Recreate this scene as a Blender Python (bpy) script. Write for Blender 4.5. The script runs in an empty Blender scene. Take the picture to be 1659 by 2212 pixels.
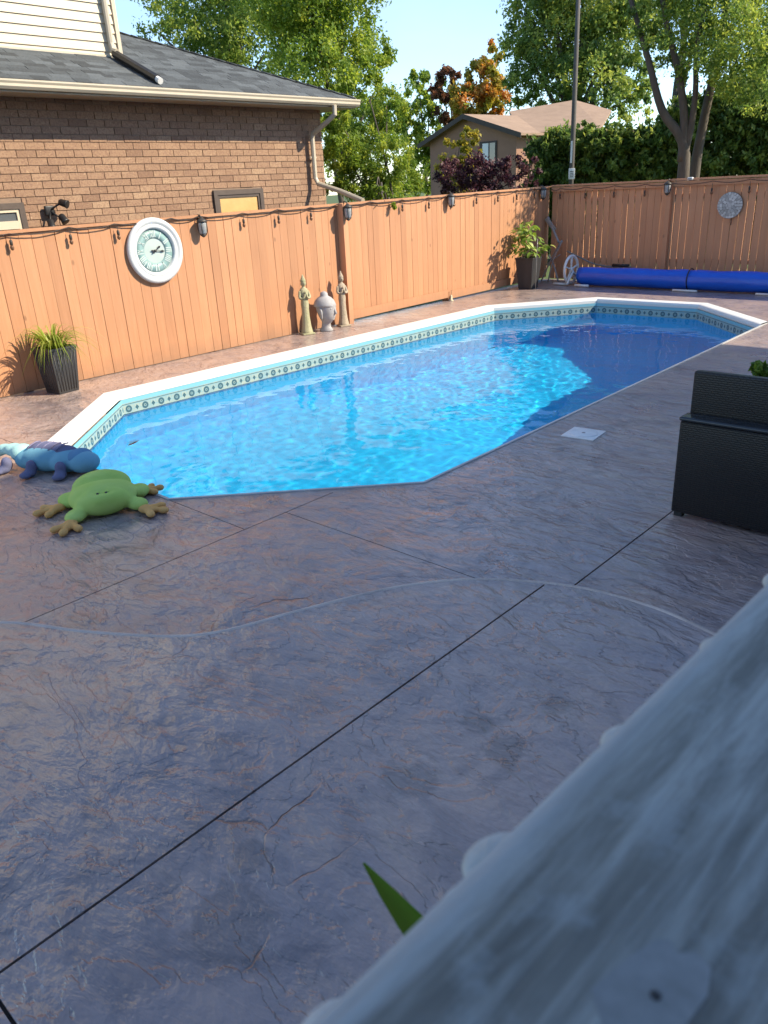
import bpy, bmesh, math, random
import numpy as np
from mathutils import Vector, Matrix, Euler
from mathutils.geometry import delaunay_2d_cdt

random.seed(7)
SC = bpy.context.scene
COL = SC.collection
PI = math.pi
R = math.radians

# ------------------------------------------------------------------ camera, sky, sun, exposure
CAM_ROT = Matrix(((0.7400, -0.2283, 0.6327), (0.6709, 0.3182, -0.6698), (-0.0484, 0.9201, 0.3887)))
cd = bpy.data.cameras.new('camera')
cam = bpy.data.objects.new('camera', cd)
COL.objects.link(cam)
q = CAM_ROT.to_quaternion(); q.normalize()
cam.matrix_world = Matrix.Translation((0, 0, 2.0)) @ q.to_matrix().to_4x4()
cd.sensor_fit = 'VERTICAL'
cd.sensor_height = 36.0
cd.lens = 36.0 * 1659.0 / 2212.0
cd.clip_start = 0.02
cd.clip_end = 600
cd.dof.use_dof = True
cd.dof.focus_distance = 5.5
cd.dof.aperture_fstop = 8.5
SC.camera = cam

SUN_DIR = Vector((1.12, 0.735, 1.0)).normalized()
SUN_EL = math.asin(SUN_DIR.z)
SUN_AZ = math.atan2(SUN_DIR.x, SUN_DIR.y)          # clockwise from +Y
world = bpy.data.worlds.new('World')
SC.world = world
world.use_nodes = True
wn = world.node_tree
wn.nodes.clear()
w_out = wn.nodes.new('ShaderNodeOutputWorld')
w_bg = wn.nodes.new('ShaderNodeBackground')
w_sky = wn.nodes.new('ShaderNodeTexSky')
w_sky.sky_type = 'NISHITA'
w_sky.sun_disc = False
w_sky.sun_elevation = SUN_EL
w_sky.sun_rotation = SUN_AZ
w_sky.altitude = 200
w_sky.air_density = 0.9
w_sky.dust_density = 0.1
w_sky.ozone_density = 3.0
w_bg.inputs['Strength'].default_value = 0.15
# thin broken cloud over the whole sky
w_tc = wn.nodes.new('ShaderNodeTexCoord')
w_map = wn.nodes.new('ShaderNodeMapping')
w_map.inputs['Scale'].default_value = (1.0, 1.0, 2.6)
w_map.inputs['Location'].default_value = (0.35, 0.1, 0.0)
w_noise = wn.nodes.new('ShaderNodeTexNoise')
w_noise.inputs['Scale'].default_value = 2.1
w_noise.inputs['Detail'].default_value = 6
w_noise.inputs['Roughness'].default_value = 0.52
w_ramp = wn.nodes.new('ShaderNodeValToRGB')
w_ramp.color_ramp.elements[0].position = 0.47
w_ramp.color_ramp.elements[1].position = 0.74
w_mix = wn.nodes.new('ShaderNodeMix')
w_mix.data_type = 'RGBA'
w_mix.inputs['B'].default_value = (3.4, 3.9, 4.6, 1)
w_mul = wn.nodes.new('ShaderNodeMath'); w_mul.operation = 'MULTIPLY'; w_mul.inputs[1].default_value = 0.3
wn.links.new(w_tc.outputs['Generated'], w_map.inputs['Vector'])
wn.links.new(w_map.outputs['Vector'], w_noise.inputs['Vector'])
wn.links.new(w_noise.outputs['Fac'], w_ramp.inputs['Fac'])
wn.links.new(w_ramp.outputs['Color'], w_mul.inputs[0])
wn.links.new(w_mul.outputs[0], w_mix.inputs['Factor'])
wn.links.new(w_sky.outputs['Color'], w_mix.inputs['A'])
wn.links.new(w_mix.outputs['Result'], w_bg.inputs['Color'])
wn.links.new(w_bg.outputs['Background'], w_out.inputs['Surface'])

sd = bpy.data.lights.new('sun', 'SUN')
sd.energy = 4.3
sd.angle = R(0.53)
sd.color = (1.0, 0.86, 0.64)
sun = bpy.data.objects.new('sun', sd)
COL.objects.link(sun)
sun.rotation_euler = (-SUN_DIR).to_track_quat('-Z', 'Y').to_euler()
sun.location = (12, 8, 20)

SC.view_settings.view_transform = 'Standard'
SC.view_settings.look = 'None'
SC.view_settings.gamma = 1.0
SC.view_settings.exposure = 0.98
SC.view_settings.use_curve_mapping = False
SC.cycles.use_denoising = True
SC.cycles.max_bounces = 10
SC.cycles.transparent_max_bounces = 24
SC.cycles.caustics_reflective = False
SC.cycles.caustics_refractive = True
sd.cycles.is_caustics_light = True
SC.cycles.sample_clamp_indirect = 6.0

# ------------------------------------------------------------------ material helper
def new_mat(name):
    m = bpy.data.materials.new(name)
    m.use_nodes = True
    nt = m.node_tree
    nt.nodes.clear()
    out = nt.nodes.new('ShaderNodeOutputMaterial')
    b = nt.nodes.new('ShaderNodeBsdfPrincipled')
    nt.links.new(b.outputs['BSDF'], out.inputs['Surface'])
    return m, nt, b, out

def N(nt, kind, **kw):
    n = nt.nodes.new('ShaderNode' + kind)
    for k, v in kw.items():
        if k in ('operation', 'data_type', 'blend_type', 'noise_dimensions', 'feature', 'distance', 'attribute_name', 'wave_type', 'bands_direction', 'attribute_type'):
            setattr(n, k, v)
        else:
            n.inputs[k].default_value = v
    return n

def math_(nt, op, a, b=None):
    n = nt.nodes.new('ShaderNodeMath'); n.operation = op
    for i, v in enumerate((a, b)):
        if v is None: continue
        if hasattr(v, 'links'): nt.links.new(v, n.inputs[i])
        else: n.inputs[i].default_value = v
    return n.outputs[0]

def mixc(nt, fac, a, b, mode='MIX'):
    n = nt.nodes.new('ShaderNodeMix'); n.data_type = 'RGBA'; n.blend_type = mode
    for key, v in (('Factor', fac), ('A', a), ('B', b)):
        if hasattr(v, 'links'): nt.links.new(v, n.inputs[key])
        elif key == 'Factor': n.inputs[key].default_value = v
        else: n.inputs[key].default_value = (*v[:3], 1)
    return n.outputs['Result']

def ramp(nt, fac, stops):
    n = nt.nodes.new('ShaderNodeValToRGB')
    cr = n.color_ramp
    while len(cr.elements) < len(stops): cr.elements.new(0.5)
    for e, (p, c) in zip(cr.elements, stops):
        e.position = p
        e.color = (c, c, c, 1) if not isinstance(c, tuple) else (*c, 1)
    nt.links.new(fac, n.inputs['Fac'])
    return n.outputs['Color']

def coords(nt, scale=(1, 1, 1), rot=(0, 0, 0), kind='Object', loc=(0, 0, 0)):
    tc = nt.nodes.new('ShaderNodeTexCoord')
    mp = nt.nodes.new('ShaderNodeMapping')
    mp.inputs['Scale'].default_value = scale
    mp.inputs['Rotation'].default_value = rot
    mp.inputs['Location'].default_value = loc
    nt.links.new(tc.outputs[kind], mp.inputs['Vector'])
    return mp.outputs['Vector']

def wcoords(nt, scale=(1, 1, 1), rot=(0, 0, 0)):
    g = nt.nodes.new('ShaderNodeNewGeometry')
    mp = nt.nodes.new('ShaderNodeMapping')
    mp.inputs['Scale'].default_value = scale
    mp.inputs['Rotation'].default_value = rot
    nt.links.new(g.outputs['Position'], mp.inputs['Vector'])
    return mp.outputs['Vector']

def noise(nt, vec, scale, detail=4, rough=0.55, dist=0.0):
    n = N(nt, 'TexNoise', Scale=scale, Detail=detail, Roughness=rough, Distortion=dist)
    nt.links.new(vec, n.inputs['Vector'])
    return n.outputs['Fac']

def bump(nt, b, h, strength=0.3, dist=0.01, prev=None):
    n = nt.nodes.new('ShaderNodeBump')
    n.inputs['Strength'].default_value = strength
    n.inputs['Distance'].default_value = dist
    nt.links.new(h, n.inputs['Height'])
    if prev is not None: nt.links.new(prev, n.inputs['Normal'])
    if b is not None: nt.links.new(n.outputs['Normal'], b.inputs['Normal'])
    return n.outputs['Normal']

def simple(name, c1, c2=None, scale=8.0, rough=0.6, bs=0.0, bscale=60.0, stretch=(1, 1, 1), spec=0.5, tone=0.0, metal=0.0, coat=0.0, world_space=False):
    """two-tone mottled surface with fine relief; tone: strength of the per-piece colour attribute"""
    m, nt, b, out = new_mat(name)
    vec = wcoords(nt, stretch) if world_space else coords(nt, stretch)
    c2 = c2 or tuple(x * 0.75 for x in c1)
    f = noise(nt, vec, scale, 5, 0.6)
    col = mixc(nt, ramp(nt, f, [(0.3, 0.0), (0.7, 1.0)]), c1, c2)
    if tone:
        at = N(nt, 'Attribute', attribute_name='tone')
        v = math_(nt, 'MULTIPLY_ADD', at.outputs['Fac'], tone)
        v.node.inputs[2].default_value = 1 - tone * 0.5
        hsv = nt.nodes.new('ShaderNodeHueSaturation')
        nt.links.new(v, hsv.inputs['Value'])
        nt.links.new(col, hsv.inputs['Color'])
        col = hsv.outputs['Color']
    nt.links.new(col, b.inputs['Base Color'])
    b.inputs['Roughness'].default_value = rough
    b.inputs['Specular IOR Level'].default_value = spec
    b.inputs['Metallic'].default_value = metal
    if coat: b.inputs['Coat Weight'].default_value = coat
    if bs:
        bump(nt, b, noise(nt, vec, bscale, 3, 0.6), bs, 0.01)
    return m

# ------------------------------------------------------------------ mesh helpers
class MB:
    def __init__(self):
        self.v = []; self.f = []; self.t = []; self.tone = 0.5; self.smooth = []
    def add(self, vs, fs, smooth=False):
        o = len(self.v)
        self.v += [tuple(p) for p in vs]
        self.t += [self.tone] * len(vs)
        self.f += [tuple(i + o for i in f) for f in fs]
        self.smooth += [smooth] * len(fs)
        return self
    def box(self, c, s, rot=None, taper=1.0):
        hx, hy, hz = s[0] / 2, s[1] / 2, s[2] / 2
        vs = []
        for z in (-1, 1):
            k = taper if z > 0 else 1.0
            for x, y in ((-1, -1), (1, -1), (1, 1), (-1, 1)):
                p = Vector((x * hx * k, y * hy * k, z * hz))
                if rot is not None: p.rotate(rot)
                vs.append(p + Vector(c))
        return self.add(vs, [(3, 2, 1, 0), (4, 5, 6, 7), (0, 1, 5, 4), (1, 2, 6, 5), (2, 3, 7, 6), (3, 0, 4, 7)])
    def rbox(self, c, s, r=0.01, rot=None, seg=3):
        """box with rounded vertical and horizontal edges (superellipse loft along z)"""
        hx, hy, hz = s[0] / 2, s[1] / 2, s[2] / 2
        r = min(r, hx * 0.99, hy * 0.99, hz * 0.99)
        rings = []
        prof = [(-hz + r - r * math.cos(a), r - r * math.sin(a)) for a in [i * PI / 2 / seg for i in range(seg + 1)]]
        prof += [(-z, ins) for z, ins in reversed(prof)]
        vs = []; n = 4 * (seg + 1)
        for z, ins in prof:
            for qd, (sx, sy) in enumerate(((1, 1), (-1, 1), (-1, -1), (1, -1))):
                for i in range(seg + 1):
                    a = qd * PI / 2 + i * PI / 2 / seg
                    x = sx * (hx - r) + (r - ins) * math.cos(a)
                    y = sy * (hy - r) + (r - ins) * math.sin(a)
                    p = Vector((x, y, z))
                    if rot is not None: p.rotate(rot)
                    vs.append(p + Vector(c))
        m = len(prof)
        fs = [(i * n + j, i * n + (j + 1) % n, (i + 1) * n + (j + 1) % n, (i + 1) * n + j) for i in range(m - 1) for j in range(n)]
        fs.append(tuple(reversed(range(n)))); fs.append(tuple(range((m - 1) * n, m * n)))
        return self.add(vs, fs, True)
    def tube(self, pts, rad, n=8, cap=True, smooth=True, flat=1.0):
        pts = [Vector(p) for p in pts]
        rads = rad if isinstance(rad, (list, tuple)) else [rad] * len(pts)
        vs = []
        up = None
        for i, p in enumerate(pts):
            d = (pts[min(i + 1, len(pts) - 1)] - pts[max(i - 1, 0)]).normalized()
            if up is None:
                up = d.orthogonal().normalized() if abs(d.z) > 0.9 else Vector((0, 0, 1)).cross(d).normalized()
            sx = (up - d * up.dot(d)).normalized(); up = sx
            sy = d.cross(sx)
            for j in range(n):
                a = 2 * PI * j / n
                vs.append(p + sx * math.cos(a) * rads[i] + sy * math.sin(a) * rads[i] * flat)
        m = len(pts)
        fs = [(i * n + j, i * n + (j + 1) % n, (i + 1) * n + (j + 1) % n, (i + 1) * n + j) for i in range(m - 1) for j in range(n)]
        if cap:
            fs.append(tuple(reversed(range(n)))); fs.append(tuple(range((m - 1) * n, m * n)))
        return self.add(vs, fs, smooth)
    def lathe(self, prof, n=24, c=(0, 0, 0), sx=1.0, sy=1.0, smooth=True, mat=None):
        """prof: [(r, z)] from bottom to top, revolved about z"""
        vs = []
        for r, z in prof:
            for j in range(n):
                a = 2 * PI * j / n
                p = Vector((r * math.cos(a) * sx, r * math.sin(a) * sy, z))
                if mat is not None: p = mat @ p
                vs.append(p + Vector(c))
        m = len(prof)
        fs = [(i * n + j, i * n + (j + 1) % n, (i + 1) * n + (j + 1) % n, (i + 1) * n + j) for i in range(m - 1) for j in range(n)]
        fs.append(tuple(reversed(range(n)))); fs.append(tuple(range((m - 1) * n, m * n)))
        return self.add(vs, fs, smooth)
    def ball(self, c, r, n=16, m=10, rot=None):
        r = r if isinstance(r, (tuple, list)) else (r, r, r)
        vs = []
        for i in range(m + 1):
            t = -PI / 2 + PI * i / m
            k = max(math.cos(t), 0.01)
            for j in range(n):
                a = 2 * PI * j / n
                p = Vector((r[0] * k * math.cos(a), r[1] * k * math.sin(a), r[2] * math.sin(t)))
                if rot is not None: p.rotate(rot)
                vs.append(p + Vector(c))
        fs = [(i * n + j, i * n + (j + 1) % n, (i + 1) * n + (j + 1) % n, (i + 1) * n + j) for i in range(m) for j in range(n)]
        return self.add(vs, fs, True)
    def prism(self, poly, z0, z1):
        n = len(poly)
        vs = [(x, y, z0) for x, y in poly] + [(x, y, z1) for x, y in poly]
        fs = [tuple(reversed(range(n))), tuple(range(n, 2 * n))] + [(i, (i + 1) % n, n + (i + 1) % n, n + i) for i in range(n)]
        return self.add(vs, fs)
    def mesh(self, name):
        me = bpy.data.meshes.new(name)
        me.from_pydata(self.v, [], self.f)
        me.polygons.foreach_set('use_smooth', self.smooth)
        a = me.attributes.new('tone', 'FLOAT', 'POINT')
        a.data.foreach_set('value', self.t)
        me.update()
        return me

def put(name, me, mat, parent=None, loc=(0, 0, 0), rot=(0, 0, 0), kind=None, label=None):
    o = bpy.data.objects.new(name, me)
    COL.objects.link(o)
    if mat is not None and not me.materials: me.materials.append(mat)
    o.location = loc; o.rotation_euler = rot
    if parent is not None: o.parent = parent
    if kind: o['kind'] = kind
    if label: o['label'] = label
    return o

def obj(name, mb, mat, parent=None, **kw):
    return put(name, mb.mesh(name), mat, parent, **kw)

def tag(o, label, cat, group=None, kind=None):
    o['label'] = label; o['category'] = cat
    if group: o['group'] = group
    if kind: o['kind'] = kind
    return o

def thing(name, label, cat, loc=(0, 0, 0), rz=0.0, group=None, kind=None):
    o = bpy.data.objects.new(name, None)
    COL.objects.link(o)
    o.empty_display_size = 0.1
    o.location = loc; o.rotation_euler = (0, 0, rz)
    return tag(o, label, cat, group, kind)

def inside(poly, x, y):
    c = False; n = len(poly); j = n - 1
    for i in range(n):
        xi, yi = poly[i]; xj, yj = poly[j]
        if (yi > y) != (yj > y) and x < (xj - xi) * (y - yi) / (yj - yi) + xi: c = not c
        j = i
    return c

def smoothpts(pts, n=6):
    """Catmull-Rom through points"""
    P = [Vector(p) for p in pts]
    out = []
    for i in range(len(P) - 1):
        p0, p1, p2, p3 = P[max(i - 1, 0)], P[i], P[i + 1], P[min(i + 2, len(P) - 1)]
        for k in range(n):
            t = k / n
            out.append(0.5 * ((2 * p1) + (p2 - p0) * t + (2 * p0 - 5 * p1 + 4 * p2 - p3) * t * t + (3 * p1 - p0 - 3 * p2 + p3) * t ** 3))
    out.append(P[-1])
    return out

def pieces(parent, name, stuff_name, items, mat, size, near=(0, 0, 2), limit=290, variants=6):
    """items: [(center, rot_euler, scale_tuple, tone)] boxes of `size`*scale; the nearest `limit` are objects, the others one part"""
    cache = {}
    items = sorted(items, key=lambda it: (Vector(it[0]) - Vector(near)).length)
    rest = MB()
    for i, (c, rot, sc, tone) in enumerate(items):
        s = (size[0] * sc[0], size[1] * sc[1], size[2] * sc[2])
        tq = round(tone * variants) / variants
        if i < limit:
            key = (round(s[0], 3), round(s[1], 3), round(s[2], 3), tq)
            if key not in cache:
                mb = MB(); mb.tone = tq; mb.box((0, 0, 0), s)
                cache[key] = mb.mesh(name)
            put(name, cache[key], mat, parent, loc=c, rot=rot)
        else:
            rest.tone = tone
            rest.box(c, s, rot=Euler(rot))
    if rest.v:
        obj(stuff_name, rest, mat, parent, kind='stuff')

# ------------------------------------------------------------------ materials
# stamped, stained concrete
STAINS = [(-1.41, 1.56, 0.12), (-1.24, 1.88, 0.08), (-1.41, 1.95, 0.07), (-1.43, 0.78, 0.13), (-1.57, 0.98, 0.08), (-1.21, 2.21, 0.07), (-2.9, 1.75, 0.10), (-3.4, 1.9, 0.12)]
def concrete_mat(name, dark=1.0):
    m, nt, b, out = new_mat(name)
    v = wcoords(nt)
    vs = wcoords(nt, (1.0, 2.6, 1.0), (0, 0, R(28)))
    vs2 = wcoords(nt, (2.4, 1.0, 1.0), (0, 0, R(-20)))
    big = noise(nt, v, 0.9, 5, 0.6, 0.6)
    mid = noise(nt, vs, 3.2, 6, 0.62, 0.8)
    fine = noise(nt, v, 55, 3, 0.6)
    c = mixc(nt, ramp(nt, big, [(0.34, 0.0), (0.66, 1.0)]), (0.45 * dark, 0.34 * dark, 0.295 * dark), (0.285 * dark, 0.245 * dark, 0.255 * dark))
    c = mixc(nt, math_(nt, 'MULTIPLY', ramp(nt, mid, [(0.50, 0.0), (0.74, 1.0)]), 0.55), c, (0.52 * dark, 0.385 * dark, 0.30 * dark))
    c = mixc(nt, math_(nt, 'MULTIPLY', ramp(nt, noise(nt, v, 2.1, 5, 0.66, 1.2), [(0.50, 0.0), (0.70, 1.0)]), 0.8), c, (0.14 * dark, 0.125 * dark, 0.14 * dark))
    c = mixc(nt, math_(nt, 'MULTIPLY', ramp(nt, fine, [(0.3, 0.0), (0.8, 1.0)]), 0.35), c, (0.23 * dark, 0.18 * dark, 0.165 * dark))
    # damp, dirty blotches where pots and furniture stood
    stain = None
    for (sx_, sy_, sr_) in STAINS:
        vd_ = nt.nodes.new('ShaderNodeVectorMath'); vd_.operation = 'DISTANCE'; vd_.inputs[1].default_value = (sx_, sy_, 0.11)
        nt.links.new(v, vd_.inputs[0])
        dd_ = math_(nt, 'ADD', vd_.outputs['Value'], math_(nt, 'MULTIPLY', math_(nt, 'SUBTRACT', mid, 0.5), sr_ * 2.2))
        dd_ = math_(nt, 'ADD', dd_, math_(nt, 'MULTIPLY', math_(nt, 'SUBTRACT', noise(nt, v, 9, 4, 0.6), 0.5), sr_ * 1.2))
        k_ = ramp(nt, math_(nt, 'DIVIDE', dd_, sr_), [(0.70, 1.0), (1.05, 0.0)])
        stain = k_ if stain is None else math_(nt, 'MAXIMUM', stain, k_)
    c = mixc(nt, math_(nt, 'MULTIPLY', stain, 0.36), c, (0.075, 0.065, 0.062))
    # slate cracks pressed into the surface
    wob = noise(nt, v, 2.5, 5, 0.6)
    add = nt.nodes.new('ShaderNodeVectorMath'); add.operation = 'ADD'
    sc_ = nt.nodes.new('ShaderNodeVectorMath'); sc_.operation = 'SCALE'; sc_.inputs['Scale'].default_value = 0.55
    tn = nt.nodes.new('ShaderNodeTexNoise'); tn.inputs['Scale'].default_value = 2.2; tn.inputs['Detail'].default_value = 5
    nt.links.new(v, tn.inputs['Vector'])
    nt.links.new(tn.outputs['Color'], sc_.inputs[0])
    nt.links.new(vs2, add.inputs[0]); nt.links.new(sc_.outputs[0], add.inputs[1])
    vo = nt.nodes.new('ShaderNodeTexVoronoi'); vo.feature = 'DISTANCE_TO_EDGE'; vo.inputs['Scale'].default_value = 1.7
    nt.links.new(add.outputs[0], vo.inputs['Vector'])
    crack = ramp(nt, vo.outputs['Distance'], [(0.0, 1.0), (0.006, 0.7), (0.018, 0.0)])
    gate = ramp(nt, noise(nt, v, 1.5, 3, 0.6), [(0.60, 0.0), (0.70, 1.0)])
    crack = math_(nt, 'MULTIPLY', crack, gate)
    c = mixc(nt, math_(nt, 'MULTIPLY', crack, 0.6), c, (0.06, 0.05, 0.05))
    nt.links.new(c, b.inputs['Base Color'])
    b.inputs['Roughness'].default_value = 0.42
    b.inputs['Specular IOR Level'].default_value = 0.55
    rr = ramp(nt, noise(nt, v, 2.6, 4, 0.6), [(0.3, 0.24), (0.7, 0.44)])
    nt.links.new(rr, b.inputs['Roughness'])
    # relief: layered slate ledges + fine grain
    led = noise(nt, wcoords(nt, (1.0, 1.9, 1.0), (0, 0, R(40))), 1.5, 6, 0.56, 0.35)
    ter = ramp(nt, led, [(0.30, 0.0), (0.385, 0.16), (0.40, 0.30), (0.47, 0.42), (0.482, 0.56), (0.55, 0.68), (0.562, 0.84), (0.70, 1.0)])
    led2 = noise(nt, wcoords(nt, (1.0, 2.2, 1.0), (0, 0, R(40))), 5.0, 4, 0.55, 0.4)
    h = math_(nt, 'ADD', math_(nt, 'MULTIPLY', ter, 0.8), math_(nt, 'MULTIPLY', led2, 0.65))
    h = math_(nt, 'SUBTRACT', h, math_(nt, 'MULTIPLY', crack, 0.25))
    n1 = bump(nt, None, h, 0.85, 0.042)
    b.inputs['Coat Weight'].default_value = 0.55; b.inputs['Coat Roughness'].default_value = 0.22
    nt.links.new(n1, b.inputs['Coat Normal'])
    bump(nt, b, fine, 0.22, 0.004, n1)
    return m

M_DECK = concrete_mat('stamped_concrete')
M_JOINT = simple('joint_sealant', (0.02, 0.018, 0.018), (0.035, 0.03, 0.028), 30, 0.8)
M_LAWN = simple('lawn_green', (0.055, 0.10, 0.025), (0.09, 0.12, 0.03), 3, 0.9, 0.6, 40)

def wood_mat(name, c1, c2, tone=0.3, rough=0.7, grain=1.0, axis='z'):
    m, nt, b, out = new_mat(name)
    st = {'z': (1, 1, 0.06), 'y': (1, 0.06, 1), 'x': (0.06, 1, 1)}[axis]
    v = wcoords(nt, st)
    f = noise(nt, v, 26, 6, 0.65, 0.6)
    f2 = noise(nt, wcoords(nt), 1.1, 4, 0.6)
    c = mixc(nt, ramp(nt, f, [(0.30, 0.0), (0.75, 1.0)]), c1, c2)
    c = mixc(nt, math_(nt, 'MULTIPLY', ramp(nt, f2, [(0.4, 0.0), (0.75, 1.0)]), 0.35), c, tuple(x * 0.7 for x in c1))
    sepw = nt.nodes.new('ShaderNodeSeparateXYZ'); nt.links.new(wcoords(nt), sepw.inputs[0])
    lowz = nt.nodes.new('ShaderNodeMapRange'); lowz.inputs['From Min'].default_value = 0.26; lowz.inputs['From Max'].default_value = 0.0
    nt.links.new(math_(nt, 'ADD', sepw.outputs['Z'], math_(nt, 'MULTIPLY', math_(nt, 'SUBTRACT', noise(nt, wcoords(nt), 7, 4, 0.6), 0.5), 0.30)), lowz.inputs['Value'])
    c = mixc(nt, math_(nt, 'MULTIPLY', lowz.outputs[0], 0.45), c, (0.20, 0.13, 0.085))           # splashed dirt
    kn = nt.nodes.new('ShaderNodeTexVoronoi'); kn.inputs['Scale'].default_value = 3.4; nt.links.new(wcoords(nt, (1, 1, 0.55)), kn.inputs['Vector'])
    c = mixc(nt, math_(nt, 'MULTIPLY', ramp(nt, kn.outputs['Distance'], [(0.035, 1.0), (0.075, 0.0)]), 0.6), c, tuple(x * 0.35 for x in c1))   # knots
    at = N(nt, 'Attribute', attribute_name='tone')
    val = math_(nt, 'MULTIPLY_ADD', at.outputs['Fac'], tone); val.node.inputs[2].default_value = 1 - tone * 0.5
    hsv = nt.nodes.new('ShaderNodeHueSaturation')
    nt.links.new(val, hsv.inputs['Value']); nt.links.new(c, hsv.inputs['Color'])
    nt.links.new(hsv.outputs['Color'], b.inputs['Base Color'])
    b.inputs['Roughness'].default_value = rough
    bump(nt, b, f, 0.35 * grain, 0.004)
    return m

M_FENCE = wood_mat('stained_cedar', (0.50, 0.25, 0.13), (0.42, 0.20, 0.098), 0.32)
M_FENCE2 = wood_mat('stained_cedar_shade_lift', (0.62, 0.31, 0.165), (0.53, 0.25, 0.13), 0.26)  # paler copy of the cedar stain, lifted to brighten the shaded far fence
M_COPING = simple('white_coping', (0.80, 0.81, 0.80), (0.74, 0.76, 0.76), 3, 0.35)
M_LIP = simple('grey_lip', (0.48, 0.50, 0.51), (0.38, 0.40, 0.41), 6, 0.5)
M_SKIM = simple('white_plastic', (0.78, 0.79, 0.78), (0.70, 0.71, 0.70), 12, 0.4)
M_BLACK = simple('black_plastic', (0.012, 0.012, 0.013), (0.02, 0.02, 0.022), 20, 0.45)
M_BRONZE = simple('dark_bronze', (0.035, 0.028, 0.022), (0.06, 0.05, 0.04), 40, 0.5)
M_CABLE = simple('brown_cable', (0.05, 0.03, 0.022), (0.035, 0.022, 0.018), 30, 0.6)

# ------------------------------------------------------------------ pool geometry
POOL = [(-8.13, 4.10), (-8.00, 11.36), (-6.72, 12.95), (-4.78, 12.98), (-3.42, 11.62), (-3.37, 4.02), (-4.68, 2.69), (-6.75, 2.72)]   # outer edge, clockwise from near left
WATER_Z = -0.215
def inset(poly, ds):
    """offset each edge of a convex polygon inward by ds[i] (edge i: i -> i+1)"""
    n = len(poly); cx = sum(p[0] for p in poly) / n; cy = sum(p[1] for p in poly) / n
    L = []
    for i in range(n):
        a = Vector(poly[i]); b_ = Vector(poly[(i + 1) % n]); d = (b_ - a).normalized(); nn = Vector((-d.y, d.x))
        if (Vector((cx, cy)) - a).dot(nn) < 0: nn = -nn
        L.append((a + nn * ds[i], d))
    out = []
    for i in range(n):
        (p, d), (p2, d2) = L[i - 1], L[i]
        t = ((p2 - p).x * d2.y - (p2 - p).y * d2.x) / (d.x * d2.y - d.y * d2.x)
        out.append(tuple(p + d * t))
    return out
WIDE, NARROW = 0.19, 0.03
LIPS = [WIDE, WIDE, WIDE, WIDE, NARROW, NARROW, NARROW, WIDE]
INNER = inset(POOL, LIPS)
WALL = inset(POOL, [l + 0.03 for l in LIPS])

# ------------------------------------------------------------------ ground
# the ground sheet is open under the pool basin
gm = MB()
gv = [Vector(p) for p in [(-300, -300), (300, -300), (300, 300), (-300, 300)]] + [Vector(p) for p in inset(POOL, [-0.05] * 8)]
res = delaunay_2d_cdt(gv, [(i, (i + 1) % 4) for i in range(4)] + [(4 + i, 4 + (i + 1) % 8) for i in range(8)], [], 0, 1e-5)
pv, pf = res[0], res[2]
hole = inset(POOL, [-0.05] * 8)
fs = []
for f in pf:
    cx = sum(pv[i].x for i in f) / 3; cy = sum(pv[i].y for i in f) / 3
    if not inside(hole, cx, cy): fs.append(tuple(f))
gm.add([(p.x, p.y, -0.30) for p in pv], fs)
o = obj('ground', gm, M_LAWN); tag(o, 'green lawn ground around the yards and houses', 'ground', kind='structure')

# ------------------------------------------------------------------ concrete deck
CURVE = smoothpts([(-3.95, 0.2, 0), (-3.9, 0.75, 0), (-3.69, 1.10, 0), (-3.27, 1.32, 0), (-2.89, 1.56, 0), (-2.72, 1.76, 0), (-2.58, 2.10, 0), (-2.36, 2.56, 0), (-2.08, 2.88, 0), (-1.67, 3.10, 0), (-1.3, 3.15, 0), (-0.99, 3.10, 0), (-0.5, 2.95, 0), (0.3, 2.6, 0), (1.2, 2.5, 0), (2.1, 2.5, 0)], 5)
CURVE = [(p.x, p.y) for p in CURVE]
UPPER = [(-3.95, -3.0)] + CURVE + [(2.1, -3.0)]
RECT = [(-9.18, -3.0), (2.1, -3.0), (2.1, 15.2), (-9.18, 15.2)]

def seg_rect(a, b_, w):
    a = Vector(a); b_ = Vector(b_); d = (b_ - a).normalized(); n = Vector((-d.y, d.x)) * w / 2
    return [tuple(a + n), tuple(b_ + n), tuple(b_ - n), tuple(a - n)]

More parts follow.
